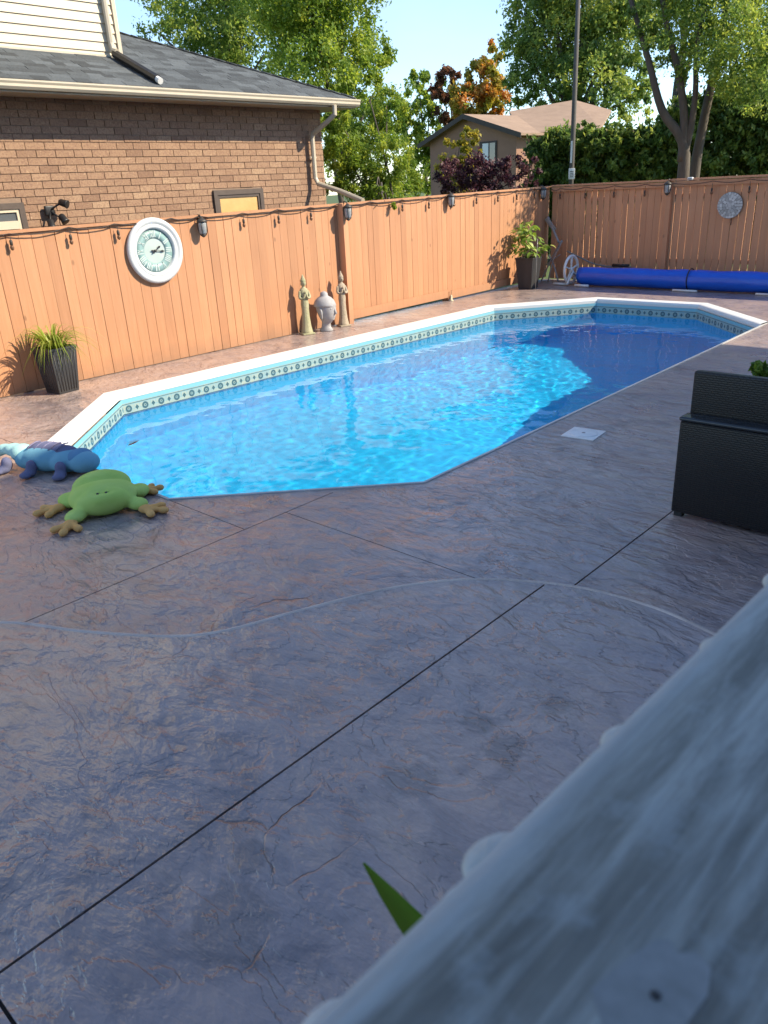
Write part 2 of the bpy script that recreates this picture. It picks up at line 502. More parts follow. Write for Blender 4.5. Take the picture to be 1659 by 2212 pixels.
def slab_field(parent, outer, holes, joints, z, thick, name, mat):
    verts, edges = [], []
    def loop(poly):
        o = len(verts); n = len(poly)
        verts.extend(Vector(p) for p in poly)
        edges.extend((o + i, o + (i + 1) % n) for i in range(n))
    loop(outer)
    for h in holes: loop(h)
    for j in joints: loop(j)
    # fillers keep triangles from getting too long
    r_ = delaunay_2d_cdt(verts, edges, [], 0, 1e-4)
    V, F = r_[0], [tuple(f) for f in r_[2]]
    keep, joint = [], []
    for f in F:
        cx = sum(V[i].x for i in f) / 3; cy = sum(V[i].y for i in f) / 3
        if not inside(outer, cx, cy) or any(inside(h, cx, cy) for h in holes): continue
        (joint if any(inside(j, cx, cy) for j in joints) else keep).append(f)
    # connected groups = slabs
    em = {}
    for k, f in enumerate(keep):
        for i in range(3):
            em.setdefault(tuple(sorted((f[i], f[(i + 1) % 3]))), []).append(k)
    seen = [False] * len(keep); groups = []
    for k in range(len(keep)):
        if seen[k]: continue
        st = [k]; seen[k] = True; gset = []
        while st:
            c = st.pop(); gset.append(c); f = keep[c]
            for i in range(3):
                for o_ in em[tuple(sorted((f[i], f[(i + 1) % 3])))]:
                    if not seen[o_]: seen[o_] = True; st.append(o_)
        groups.append(gset)
    for gset in groups:
        mb = MB(); idx = {}; cnt = {}
        fsx = []
        for k in gset:
            f = keep[k]
            for i in range(3):
                e = (f[i], f[(i + 1) % 3]); key = tuple(sorted(e)); cnt[key] = cnt.get(key, []) + [e]
            fsx.append(f)
        used = sorted({i for f in fsx for i in f})
        idx = {v: i for i, v in enumerate(used)}
        n = len(used)
        vs = [(V[i].x, V[i].y, z) for i in used] + [(V[i].x, V[i].y, z - thick) for i in used]
        ff = [tuple(idx[i] for i in f) for f in fsx]
        ff += [(idx[e[1]], idx[e[0]], n + idx[e[0]], n + idx[e[1]]) for es in cnt.values() if len(es) == 1 for e in es]
        mb.add(vs, ff)
        obj('slab', mb, mat, parent)
    if joint:
        mb = MB(); mb.add([(p.x, p.y, z - 0.012) for p in V], joint)
        obj('control_joint', mb, M_JOINT, parent)

deck = thing('pool_deck', 'brown stamped concrete deck surrounding the pool', 'deck', kind='structure')
JW = 0.010
slab_field(deck, RECT, [POOL, UPPER], [
    seg_rect((-3.80, 0.2), (-3.80, 3.50), 0.008),
    seg_rect((-4.665, 2.70), (-3.806, 2.70), 0.007),
    seg_rect((-3.794, 3.05), (-1.9, 3.05), 0.007),
    seg_rect((-1.75, 3.0), (-1.75, 15.19), JW),
    seg_rect((-3.36, 5.22), (-1.757, 5.22), 0.006),
    seg_rect((-3.36, 8.4), (-1.757, 8.4), 0.006),
    seg_rect((-9.17, 2.60), (-6.85, 2.66), 0.007),
    seg_rect((-9.17, 7.30), (-8.14, 7.30), 0.005),
    seg_rect((-9.17, 11.6), (-8.06, 11.6), 0.005)], 0.0, 0.32, 'slab', M_DECK)
patio = thing('raised_patio', 'raised stamped concrete patio with a curved step edge', 'patio', kind='structure')
slab_field(patio, UPPER, [], [
    seg_rect((-1.80, -2.99), (-1.775, 3.2), JW),
    seg_rect((-3.94, 0.26), (-1.81, 0.26), JW), seg_rect((-1.79, 0.26), (2.09, 0.26), JW)], 0.11, 0.43, 'slab', M_DECK)

mb = MB(); mb.tube([(x_, y_, 0.096) for x_, y_ in CURVE], 0.019, 8)
obj('step_nosing', mb, simple('worn_concrete_edge', (0.66, 0.56, 0.49), (0.40, 0.34, 0.31), 4, 0.5, 0.5, 60), patio)

# ------------------------------------------------------------------ pool: coping, liner, water
pool = thing('pool_basin', 'vinyl-lined octagonal swimming pool with white coping', 'pool', kind='structure')
for i in range(8):
    a0, a1 = POOL[i], POOL[(i + 1) % 8]; b0, b1 = INNER[i], INNER[(i + 1) % 8]
    w = LIPS[i]
    top = 0.022 if w > 0.1 else 0.008
    # cross section from outer bottom, over the rounded nose, to the lip under it
    prof = [(0.0, 0.0), (0.0, top - 0.006), (0.05, top), (0.80, top), (0.94, top - 0.008), (1.0, top - 0.03), (1.0, -0.055), (0.93, -0.066)]
    mb = MB(); vs = []
    L_ = (Vector(a1) - Vector(a0)).length
    for (p0, p1) in ((Vector(a0), Vector(b0)), (Vector(a1), Vector(b1))):
        for t, z in prof:
            p = p0 + (p1 - p0) * t
            vs.append((p.x, p.y, z))
    n = len(prof)
    mb.add(vs, [(j, j + 1, n + j + 1, n + j) for j in range(n - 1)], False)
    obj('coping', mb, M_COPING if w > 0.1 else M_LIP, pool)

def liner_mat():
    m, nt, b, out = new_mat('vinyl_liner')
    tc = nt.nodes.new('ShaderNodeTexCoord')
    sep = nt.nodes.new('ShaderNodeSeparateXYZ')
    nt.links.new(tc.outputs['UV'], sep.inputs[0])
    u, v = sep.outputs['X'], sep.outputs['Y']          # metres along the wall, metres above z = -1
    def band(x, lo, hi):
        a = math_(nt, 'GREATER_THAN', x, lo); c = math_(nt, 'LESS_THAN', x, hi)
        return math_(nt, 'MULTIPLY', a, c)
    # printed waterline frieze
    per = 0.21
    un = math_(nt, 'DIVIDE', math_(nt, 'MODULO', u, per), per)
    ud = math_(nt, 'ABSOLUTE', math_(nt, 'SUBTRACT', un, 0.33))
    vd = math_(nt, 'ABSOLUTE', math_(nt, 'SUBTRACT', v, 0.835))
    rad = math_(nt, 'SQRT', math_(nt, 'ADD', math_(nt, 'POWER', math_(nt, 'MULTIPLY', ud, per), 2.0), math_(nt, 'POWER', vd, 2.0)))
    ring = math_(nt, 'MULTIPLY', math_(nt, 'GREATER_THAN', rad, 0.016), math_(nt, 'LESS_THAN', rad, 0.040))
    core = math_(nt, 'LESS_THAN', rad, 0.009)
    ud2 = math_(nt, 'MULTIPLY', math_(nt, 'ABSOLUTE', math_(nt, 'SUBTRACT', un, 0.83)), per)
    dia = math_(nt, 'LESS_THAN', math_(nt, 'ADD', ud2, math_(nt, 'MULTIPLY', vd, 0.8)), 0.024)
    lines = math_(nt, 'ADD', band(v, 0.778, 0.786), band(v, 0.886, 0.894))
    tile = nt.nodes.new('ShaderNodeTexBrick'); 
    tile.inputs['Scale'].default_value = 1.0; tile.inputs['Mortar Size'].default_value = 0.002
    tile.inputs['Brick Width'].default_value = 0.07; tile.inputs['Row Height'].default_value = 0.055
    tile.inputs['Color1'].default_value = (0.36, 0.42, 0.36, 1); tile.inputs['Color2'].default_value = (0.27, 0.38, 0.38, 1); tile.inputs['Mortar'].default_value = (0.16, 0.36, 0.44, 1)
    nt.links.new(tc.outputs['UV'], tile.inputs['Vector'])
    fr = mixc(nt, math_(nt, 'MINIMUM', math_(nt, 'ADD', math_(nt, 'ADD', ring, core), math_(nt, 'ADD', dia, lines)), 1.0), tile.outputs['Color'], (0.045, 0.11, 0.14))
    vec = coords(nt, (1, 1, 1))
    sp = noise(nt, vec, 60, 4, 0.7)
    base = mixc(nt, ramp(nt, sp, [(0.35, 0.0), (0.65, 1.0)]), (0.005, 0.41, 0.78), (0.015, 0.48, 0.82))
    top = band(v, 0.76, 0.905)
    upper = math_(nt, 'GREATER_THAN', v, 0.905)
    c = mixc(nt, top, base, fr)
    c = mixc(nt, upper, c, (0.20, 0.46, 0.55))
    nt.links.new(c, b.inputs['Base Color'])
    b.inputs['Roughness'].default_value = 0.45
    return m
M_LINER = liner_mat()

def basin():
    bm = bmesh.new(); uvl = bm.loops.layers.uv.new('UVMap')
    n = 8
    def depth(y):
        if y < 6.3: return -1.10
        if y < 8.8: return -1.10 - (y - 6.3) / 2.5 * 0.8
        if y < 11.4: return -1.90
        return -1.90 + (y - 11.4) / 1.55 * 0.6
    run = 0.0
    for i in range(n):
        a = Vector(WALL[i]); b_ = Vector(WALL[(i + 1) % n]); L = (b_ - a).length
        k = max(1, int(L / 0.3))
        for s in range(k):
            p, q_ = a.lerp(b_, s / k), a.lerp(b_, (s + 1) / k)
            zs = [[-0.05, -0.25, depth(t.y)] for t in (p, q_)]
            for j in range(2):
                vv = [bm.verts.new((p.x, p.y, zs[0][j])), bm.verts.new((q_.x, q_.y, zs[1][j])), bm.verts.new((q_.x, q_.y, zs[1][j + 1])), bm.verts.new((p.x, p.y, zs[0][j + 1]))]
                f = bm.faces.new(vv)
                us = [run + L * s / k, run + L * (s + 1) / k, run + L * (s + 1) / k, run + L * s / k]
                for l, uu in zip(f.loops, us): l[uvl].uv = (uu, l.vert.co.z + 1.0)
        run += L
    # floor
    ys = np.linspace(2.6, 13.1, 43)
    for a, b_ in zip(ys[:-1], ys[1:]):
        def span(y):
            xs = []
            for i in range(n):
                p, q_ = WALL[i], WALL[(i + 1) % n]
                if (p[1] - y) * (q_[1] - y) < 0: xs.append(p[0] + (y - p[1]) / (q_[1] - p[1]) * (q_[0] - p[0]))
            return (min(xs), max(xs)) if len(xs) >= 2 else None
        s0, s1 = span(a), span(b_)
        if s0 is None and s1 is None: continue
        y0, y1 = a, b_
        if s0 is None: s0 = s1; 
        if s1 is None: s1 = s0
        vv = [bm.verts.new((s0[0] - .01, y0, depth(y0))), bm.verts.new((s0[1] + .01, y0, depth(y0))), bm.verts.new((s1[1] + .01, y1, depth(y1))), bm.verts.new((s1[0] - .01, y1, depth(y1)))]
        f = bm.faces.new(vv)
        for l in f.loops: l[uvl].uv = (l.vert.co.x, 0.1)
    me = bpy.data.meshes.new('liner'); bm.to_mesh(me); bm.free()
    return me
put('liner', basin(), M_LINER, pool)

def water_mat():
    m = bpy.data.materials.new('pool_water'); m.use_nodes = True
    nt = m.node_tree; nt.nodes.clear()
    out = nt.nodes.new('ShaderNodeOutputMaterial')
    gl = nt.nodes.new('ShaderNodeBsdfGlass')
    gl.inputs['IOR'].default_value = 1.20; gl.inputs['Roughness'].default_value = 0.0
    gl.inputs['Color'].default_value = (0.93, 0.985, 1.0, 1)
    nt.links.new(gl.outputs[0], out.inputs['Surface'])
    return m
M_WATER = water_mat()
# real ripples: a fine wavy sheet, so the sun is focused into caustics on the liner
from mathutils import noise as mnoise
GS = 0.034
xs = np.arange(-8.12, -3.3, GS); ys = np.arange(2.66, 13.02, GS)
nx = len(xs)
vs = []
for y_ in ys:
    for x_ in xs:
        h = 0.0042 * mnoise.noise((x_ * 2.1 + 0.4 * y_, y_ * 2.7, 0.3)) + 0.0024 * mnoise.noise((x_ * 5.4, y_ * 6.4 - x_, 1.7)) + 0.0015 * mnoise.noise((x_ * 12.5, y_ * 11.5, 4.1))
        vs.append((x_, y_, WATER_Z + h))
wet = inset(POOL, [0.01] * 8)
wb = MB()
wb.add(vs, [(a * nx + b_, a * nx + b_ + 1, (a + 1) * nx + b_ + 1, (a + 1) * nx + b_) for a in range(len(ys) - 1) for b_ in range(nx - 1) if inside(wet, xs[b_] + GS / 2, ys[a] + GS / 2)], True)
o = obj('water', wb, M_WATER); tag(o, 'clear blue rippled water filling the pool', 'water', kind='structure')
o.cycles.is_caustics_caster = True
bpy.data.objects['liner'].cycles.is_caustics_receiver = True

# ------------------------------------------------------------------ left fence (runs along y at x = -9.06)
FX = -9.06
def ftop(y): return 1.745 + 0.0085 * (y - 3.8)
rng = random.Random(3)
fence = thing('board_fence', 'sunlit orange-stained board fence along the pool, carrying the round clock', 'fence', (FX, 1.0, 0))
FO = Vector((FX, 1.0, 0))
def L(p): return Vector(p) - FO
y = 1.0
cache = {}
while y < 15.05:
    pitch = 0.139 + rng.uniform(-0.006, 0.006)
    w = pitch - rng.choice([0.004, 0.004, 0.005, 0.007])
    if y < 8.89 < y + pitch: pitch = 8.895 - y; w = pitch - 0.003
    elif 8.89 < y < 8.98: y = 8.99; continue
    kick = y > 9.0
    z0 = 0.15 if kick else 0.012
    z1 = ftop(y) - 0.012
    tone = rng.choice([0.2, 0.4, 0.5, 0.6, 0.8])
    mb = MB(); mb.tone = tone
    mb.box((0, 0, (z1 - z0) / 2), (0.019, w, z1 - z0))
    obj('board', mb, M_FENCE, fence, loc=L((FX - 0.010 + rng.uniform(-0.004, 0.003), y + pitch / 2, z0)), rot=(rng.uniform(-0.0015, 0.0015), 0, 0))
    y += pitch
def rail_piece(name, y0, y1, zoff, h, x0, x1, mat, tone=0.5):
    mb = MB(); mb.tone = tone
    za, zb = ftop(y0) + zoff, ftop(y1) + zoff
    vs = [(x0, y0, za), (x1, y0, za), (x1, y0, za + h), (x0, y0, za + h), (x0, y1, zb), (x1, y1, zb), (x1, y1, zb + h), (x0, y1, zb + h)]
    vs = [Vector(v_) - FO for v_ in vs]
    mb.add(vs, [(0, 1, 2, 3), (7, 6, 5, 4), (0, 4, 5, 1), (1, 5, 6, 2), (2, 6, 7, 3), (3, 7, 4, 0)])
    return obj(name, mb, mat, fence)
posts_y = [1.0, 3.70, 6.33, 8.94, 11.65, 14.7]
for a, b_ in zip(posts_y, posts_y[1:] + [15.12]):
    if b_ - a < 0.2: continue
    rail_piece('cap_rail', a + 0.003, b_ - 0.003, -0.010, 0.032, FX - 0.085, FX + 0.035, M_FENCE, rng.uniform(0.3, 0.8))
    rail_piece('back_rail', a + 0.06, b_ - 0.06, -0.13, 0.085, FX - 0.065, FX - 0.024, M_FENCE)
    rail_piece('back_rail', a + 0.06, b_ - 0.06, -1.50, 0.085, FX - 0.065, FX - 0.024, M_FENCE)
rail_piece('kick_board', 9.03, 11.60, -1.705 - 0.04, 0.135, FX + 0.004, FX + 0.026, M_FENCE, 0.7)
rail_piece('kick_board', 11.61, 15.02, -1.73 - 0.045, 0.135, FX + 0.004, FX + 0.026, M_FENCE, 0.6)
for py in posts_y:
    mb = MB(); mb.tone = 0.5
    if abs(py - 8.94) < 0.01: mb.box((0.045, 0, 0.90), (0.16, 0.095, 1.80))
    else: mb.box((-0.075, 0, 0.87), (0.09, 0.09, 1.74))
    obj('post', mb, M_FENCE if abs(py - 8.94) > 0.01 else M_FENCE2, fence, loc=L((FX, py, 0)))

# far fence (runs along x at y = 15.1), backlit
FY = 15.10
fence2 = thing('board_fence', 'shaded brown board fence behind the blue pool cover, light showing through its gaps', 'fence', (-9.06, FY, 0))
GO = Vector((-9.06, FY, 0))
def ftop2(x): return 1.84 + 0.004 * (x + 9.06)
x = -9.00
while x < 1.9:
    pitch = 0.131 + rng.uniform(-0.007, 0.007)
    gap = rng.choice([0.004, 0.010, 0.018, 0.024])
    z1 = ftop2(x) - 0.07
    mb = MB(); mb.tone = rng.choice([0.2, 0.4, 0.5, 0.6, 0.8])
    mb.box((0, 0, z1 / 2), (pitch - gap, 0.019, z1))
    obj('board', mb, M_FENCE2, fence2, loc=Vector((x + pitch / 2, FY + 0.010 + rng.uniform(-0.003, 0.004), 0.03)) - GO, rot=(0, rng.uniform(-0.002, 0.002), 0))
    x += pitch
px_ = [-9.0, -6.47, -3.9, -1.3, 1.3]
for a, b_ in zip(px_, px_[1:]):
    for nm, zz, h, y0, y1 in (('cap_rail', 0.0, 0.034, FY - 0.06, FY + 0.10), ('top_rail', -0.095, 0.085, FY - 0.045, FY - 0.004), ('back_rail', -1.45, 0.085, FY + 0.026, FY + 0.065), ('back_rail', -0.3, 0.085, FY + 0.026, FY + 0.065)):
        mb = MB(); mb.tone = rng.uniform(0.3, 0.7)
        mb.box(((b_ - a) / 2, 0, h / 2), (b_ - a - 0.012, y1 - y0, h))
        obj(nm, mb, M_FENCE2, fence2, loc=Vector((a + 0.006, (y0 + y1) / 2, ftop2((a + b_) / 2) + zz)) - GO)
for xx in px_[1:]:
    mb = MB(); mb.tone = 0.3; mb.box((0, 0, 0.89), (0.088, 0.088, 1.78))
    obj('post', mb, M_FENCE2, fence2, loc=Vector((xx, FY - 0.05, 0)) - GO)

# ------------------------------------------------------------------ string lights
M_BULB = simple('amber_bulb', (0.12, 0.06, 0.03), (0.2, 0.1, 0.05), 20, 0.15)
def string_lights(label, anchors, bulbs, face):
    t = thing('string_lights', label, 'string lights', anchors[0])
    A = Vector(anchors[0])
    pts = []
    for a, b_ in zip(anchors, anchors[1:]):
        a, b_ = Vector(a), Vector(b_)
        k = 6
        for s in range(k):
            p = a.lerp(b_, s / k); p.z -= 0.035 * 4 * (s / k) * (1 - s / k); pts.append(p - A)
    pts.append(Vector(anchors[-1]) - A)
    mb = MB(); mb.tube(pts, 0.006, 6); obj('cable', mb, M_CABLE, t)
    cablew = [p + A for p in pts]
    for bp in bulbs:
        bp = Vector(bp)
        near = min(cablew, key=lambda p: (Vector((p.x, p.y)) - Vector((bp.x, bp.y))).length)
        mb = MB(); mb.tube([(0, 0, 0), (0.004, 0.004, near.z - bp.z - 0.03)], 0.0035, 5)
        mb.lathe([(0.012, -0.045), (0.017, -0.04), (0.017, 0.0), (0.010, 0.012)], 10)
        s_ = obj('socket', mb, M_BRONZE, t, loc=bp - A)
        mb = MB(); mb.lathe([(0.004, -0.10), (0.018, -0.088), (0.022, -0.068), (0.014, -0.045)], 10)
        obj('bulb', mb, M_BULB, s_)
cl = [(FX + 0.045, yy, ftop(yy) + zz) for yy, zz in ((2.6, .0), (3.83, -.01), (4.52, .005), (5.10, 0.0), (5.9, 0.01), (6.32, 0.01), (7.04, 0), (7.67, 0.01), (8.3, 0.0), (8.9, 0.02), (9.6, 0.01), (10.37, 0.0), (11.07, 0), (11.63, 0.02), (12.46, 0), (13.15, 0), (13.8, 0), (14.44, 0), (14.9, 0.02))]
string_lights('brown string light cable with hanging bulbs along the sunlit fence top', cl,
              [(FX + 0.05, yy, ftop(yy) - 0.085) for yy in (3.83, 4.52, 5.13, 7.04, 7.67, 8.3, 10.37, 11.07, 11.78, 12.46, 13.15, 13.8, 14.44)], 'x')
cl = [(xx, FY - 0.07, ftop2(xx) - 0.03) for xx in (-9.0, -8.77, -8.2, -7.58, -6.95, -6.47, -5.69, -5.04, -4.4, -3.8)]
string_lights('string light cable with bulbs along the shaded fence by the mosaic plaque', cl,
              [(xx, FY - 0.075, 1.70) for xx in (-8.77, -8.2, -7.58, -6.95, -5.69, -5.04, -4.4)], 'y')

# ------------------------------------------------------------------ post lanterns
M_LGLASS = simple('seeded_glass', (0.35, 0.36, 0.36), (0.25, 0.26, 0.26), 30, 0.15)
def lantern(loc, rz, label, tilt=0.0):
    t = thing('solar_lantern', label, 'lantern', loc, rz, 'solar lanterns on the fence tops')
    mb = MB(); mb.lathe([(0.066, 0.0), (0.075, 0.008), (0.05, 0.03), (0.028, 0.045), (0.012, 0.06)], 16)
    obj('hood', mb, M_BRONZE, t)
    mb = MB(); mb.lathe([(0.032, -0.15), (0.05, -0.13), (0.055, -0.02), (0.05, 0.0)], 14); obj('glass', mb, M_LGLASS, t)
    mb = MB()
    for k in range(4):
        a = PI / 4 + k * PI / 2; c, s = math.cos(a), math.sin(a)
        mb.tube([(0.058 * c, 0.058 * s, 0.0), (0.060 * c, 0.060 * s, -0.09), (0.036 * c, 0.036 * s, -0.16)], 0.006, 6)
    mb.lathe([(0.004, -0.19), (0.02, -0.18), (0.038, -0.165), (0.034, -0.152)], 12)
    obj('cage', mb, M_BRONZE, t)
    mb = MB(); mb.tube([(0.0, 0, 0.05), (-0.03, 0, 0.085), (-0.075, 0, 0.09), (-0.085, 0, 0.02)], 0.009, 6); obj('bracket', mb, M_BRONZE, t)
lantern((FX + 0.085, 6.33, 1.70), 0, 'dark caged lantern on the fence just past the round clock')
lantern((FX + 0.19, 8.94, 1.745), 0, 'dark caged lantern on the fence post above the statues')
lantern((FX + 0.085, 11.65, 1.795), 0, 'caged lantern on the sunlit fence between overhanging leaves and the corner')
lantern((FX + 0.085, 14.72, 1.80), 0, 'caged lantern in the corner where the two fences meet')
lantern((-6.47, FY - 0.17, 1.80), -PI / 2, 'caged lantern on the shaded fence post above the blue cover')
# small white solar spots clipped on the far fence cap
t = thing('solar_spotlight', 'small white solar spotlight clipped on the shaded fence cap', 'light', (-6.1, FY - 0.07, 1.86))
mb = MB(); mb.rbox((0, 0, 0.02), (0.10, 0.06, 0.05), 0.015); obj('housing', mb, M_SKIM, t)
mb = MB(); mb.rbox((0, -0.036, 0.018), (0.07, 0.012, 0.032), 0.005); obj('lens', mb, M_LGLASS, t)

# ------------------------------------------------------------------ clock
M_CLOCKW = simple('clock_white', (0.58, 0.60, 0.61), (0.50, 0.53, 0.55), 7, 0.5, 0.15, 50)
M_CLOCKF = simple('clock_face', (0.46, 0.53, 0.51), (0.38, 0.47, 0.46), 4, 0.4)
M_CLOCKR = simple('clock_ring_teal', (0.20, 0.33, 0.33), (0.26, 0.40, 0.40), 6, 0.4)
M_NUM = simple('numeral_white', (0.52, 0.60, 0.59), (0.46, 0.54, 0.53), 6, 0.4)
clock = thing('wall_clock', 'large round white clock with pale teal face on the fence', 'clock', (FX + 0.005, 5.61, 1.405))
TOX = Matrix(((0, 0, 1), (1, 0, 0), (0, 1, 0)))     # local x -> y, y -> z, z -> x
def ring_prof(prof, n=48):
    mb = MB(); vs = []
    for r, z in prof:
        for j in range(n):
            a = 2 * PI * j / n
            vs.append(TOX @ Vector((r * math.cos(a), r * math.sin(a), z)))
    m_ = len(prof)
    mb.add(vs, [(i * n + j, i * n + (j + 1) % n, (i + 1) * n + (j + 1) % n, (i + 1) * n + j) for i in range(m_ - 1) for j in range(n)], True)
    return mb
obj('frame', ring_prof([(0.385, 0.0), (0.395, 0.03), (0.39, 0.05), (0.365, 0.062), (0.335, 0.058), (0.325, 0.045), (0.31, 0.045), (0.30, 0.052), (0.28, 0.05), (0.268, 0.040), (0.262, 0.005)]), M_CLOCKW, clock)
f_ = obj('face', ring_prof([(0.27, 0.010), (0.001, 0.010)]), M_CLOCKF, clock)
obj('chapter_ring', ring_prof([(0.255, 0.012), (0.255, 0.015), (0.15, 0.015), (0.15, 0.012)]), M_CLOCKR, clock)
roman = ['XII', 'I', 'II', 'III', 'IIII', 'V', 'VI', 'VII', 'VIII', 'IX', 'X', 'XI']
for k, s in enumerate(roman):
    mb = MB(); wd = {'I': 0.022, 'V': 0.04, 'X': 0.04}
    tot = sum(wd[c] for c in s); xx = -tot / 2
    def bar(x0, y0, x1, y1, th):
        d = Vector((x1 - x0, y1 - y0)); L_ = d.length; a = math.atan2(d.y, d.x)
        mb_l = [(-L_ / 2, -th / 2), (L_ / 2, -th / 2), (L_ / 2, th / 2), (-L_ / 2, th / 2)]
        cx, cy = (x0 + x1) / 2, (y0 + y1) / 2
        vs = []
        for z in (0.0145, 0.019):
            for px, py in mb_l:
                X = cx + px * math.cos(a) - py * math.sin(a); Y = cy + px * math.sin(a) + py * math.cos(a)
                ang = PI / 2 - k * PI / 6
                # local up is radial
                Yr = Y + 0.2025
                wx = X * math.cos(ang - PI / 2) - Yr * math.sin(ang - PI / 2)
                wy = X * math.sin(ang - PI / 2) + Yr * math.cos(ang - PI / 2)
                vs.append(TOX @ Vector((wx, wy, z)))
        mb.add(vs, [(3, 2, 1, 0), (4, 5, 6, 7), (0, 1, 5, 4), (1, 2, 6, 5), (2, 3, 7, 6), (3, 0, 4, 7)])
    for c in s:
        w = wd[c]
        if c == 'I': bar(xx + w / 2, -0.042, xx + w / 2, 0.042, 0.012)
        if c == 'V': bar(xx + 0.006, 0.042, xx + w / 2, -0.042, 0.011); bar(xx + w - 0.006, 0.042, xx + w / 2, -0.042, 0.006)
        if c == 'X': bar(xx + 0.006, 0.042, xx + w - 0.006, -0.042, 0.011); bar(xx + w - 0.006, 0.042, xx + 0.006, -0.042, 0.006)
        xx += w
    obj('numeral', mb, M_NUM, clock)
def hand(name, ang, tip, tail, w):
    mb = MB(); d = Vector((math.sin(ang), math.cos(ang))); n = Vector((d.y, -d.x))
    pl = [d * -tail + n * w * 0.5, d * (-tail * 0.55) + n * w, d * (-tail * 0.2) + n * w * 0.4, d * tip * 0.55 + n * w * 0.5, d * tip * 0.72 + n * w * 1.4, d * tip, d * tip * 0.72 - n * w * 1.4, d * tip * 0.55 - n * w * 0.5, d * (-tail * 0.2) - n * w * 0.4, d * (-tail * 0.55) - n * w, d * -tail - n * w * 0.5]
    vs = [TOX @ Vector((p.x, p.y, z)) for z in (0.024, 0.028) for p in pl]; n_ = len(pl)
    mb.add(vs, [tuple(range(n_)), tuple(range(2 * n_ - 1, n_ - 1, -1))] + [(i, (i + 1) % n_, n_ + (i + 1) % n_, n_ + i) for i in range(n_)])
    obj(name, mb, M_BLACK, clock)
hand('hour_hand', R(57), 0.10, 0.05, 0.011)
hand('minute_hand', R(96), 0.14, 0.06, 0.009)
obj('hub', ring_prof([(0.016, 0.02), (0.016, 0.032), (0.001, 0.034)], 16), M_BLACK, clock)

# ------------------------------------------------------------------ mosaic plaque on far fence
M_PLQ = simple('plaque_grey', (0.22, 0.22, 0.21), (0.32, 0.31, 0.29), 30, 0.7, 0.5, 60)
M_TES = simple('tessera_pale', (0.52, 0.52, 0.50), (0.40, 0.41, 0.40), 20, 0.5, tone=0.6)
pl = thing('wall_plaque', 'round grey mosaic plaque hanging on the shaded fence', 'plaque', (-5.35, FY - 0.035, 1.41))
TOY = Matrix(((1, 0, 0), (0, 0, -1), (0, 1, 0)))
mb = MB(); n = 32; vs = []
prof = [(0.215, -0.02), (0.222, 0.0), (0.215, 0.014), (0.19, 0.016), (0.001, 0.014)]
for r, z in prof:
    for j in range(n):
        a = 2 * PI * j / n; vs.append(TOY @ Vector((r * math.cos(a), r * math.sin(a), z)))
mb.add(vs, [(i * n + j, i * n + (j + 1) % n, (i + 1) * n + (j + 1) % n, (i + 1) * n + j) for i in range(len(prof) - 1) for j in range(n)], True)
obj('disc', mb, M_PLQ, pl)
r2 = random.Random(5)
for rr, cnt, sz in ((0.0, 1, 0.03), (0.055, 7, 0.024), (0.105, 12, 0.026), (0.155, 18, 0.026), (0.198, 26, 0.020)):
    for k in range(cnt):
        a = 2 * PI * (k + 0.5 * (cnt % 2)) / max(cnt, 1)
        mb = MB(); mb.tone = r2.random()
        s1, s2 = sz * r2.uniform(0.7, 1.15), sz * r2.uniform(0.7, 1.15)
        poly = [(s1, -s2), (s1 * 0.9, s2), (-s1, s2 * 0.85), (-s1 * 0.9, -s2)]
        vs = []
        for z in (0.012, 0.022):
            for px, py in poly:
                X, Y = px * math.cos(a) - py * math.sin(a) * 1.0 + rr * math.cos(a), px * math.sin(a) + py * math.cos(a) + rr * math.sin(a)
                vs.append(TOY @ Vector((X, Y, z)))
        mb.add(vs, [(3, 2, 1, 0), (4, 5, 6, 7), (0, 1, 5, 4), (1, 2, 6, 5), (2, 3, 7, 6), (3, 0, 4, 7)])
        obj('tessera', mb, M_TES, pl)
mb = MB(); mb.tube([(0.05, 0.0, -0.21), (0.055, 0.0, -0.27), (0.05, 0.0, -0.33)], 0.006, 6); obj('hanging_cord', mb, M_BLACK, pl)

# ------------------------------------------------------------------ leaf scatter helper
def leaf_mat(name, c1, c2, c3=None, trans=0.35, rough=0.5):
    m = bpy.data.materials.new(name); m.use_nodes = True
    nt = m.node_tree; nt.nodes.clear()
    out = nt.nodes.new('ShaderNodeOutputMaterial')
    at = N(nt, 'Attribute', attribute_name='tone')
    stops = [(0.0, c1), (1.0, c2)] if c3 is None else [(0.0, c1), (0.55, c2), (1.0, c3)]
    c = ramp(nt, at.outputs['Fac'], stops)
    b = nt.nodes.new('ShaderNodeBsdfPrincipled'); b.inputs['Roughness'].default_value = rough
    b.inputs['Specular IOR Level'].default_value = 0.35
    nt.links.new(c, b.inputs['Base Color'])
    tl = nt.nodes.new('ShaderNodeBsdfTranslucent')
    hsv = nt.nodes.new('ShaderNodeHueSaturation'); hsv.inputs['Value'].default_value = 1.7; hsv.inputs['Saturation'].default_value = 1.05; hsv.inputs['Hue'].default_value = 0.488
    nt.links.new(c, hsv.inputs['Color']); nt.links.new(hsv.outputs['Color'], tl.inputs['Color'])
    mx = nt.nodes.new('ShaderNodeMixShader'); mx.inputs[0].default_value = trans
    nt.links.new(b.outputs[0], mx.inputs[1]); nt.links.new(tl.outputs[0], mx.inputs[2])
    nt.links.new(mx.outputs[0], out.inputs['Surface'])
    return m

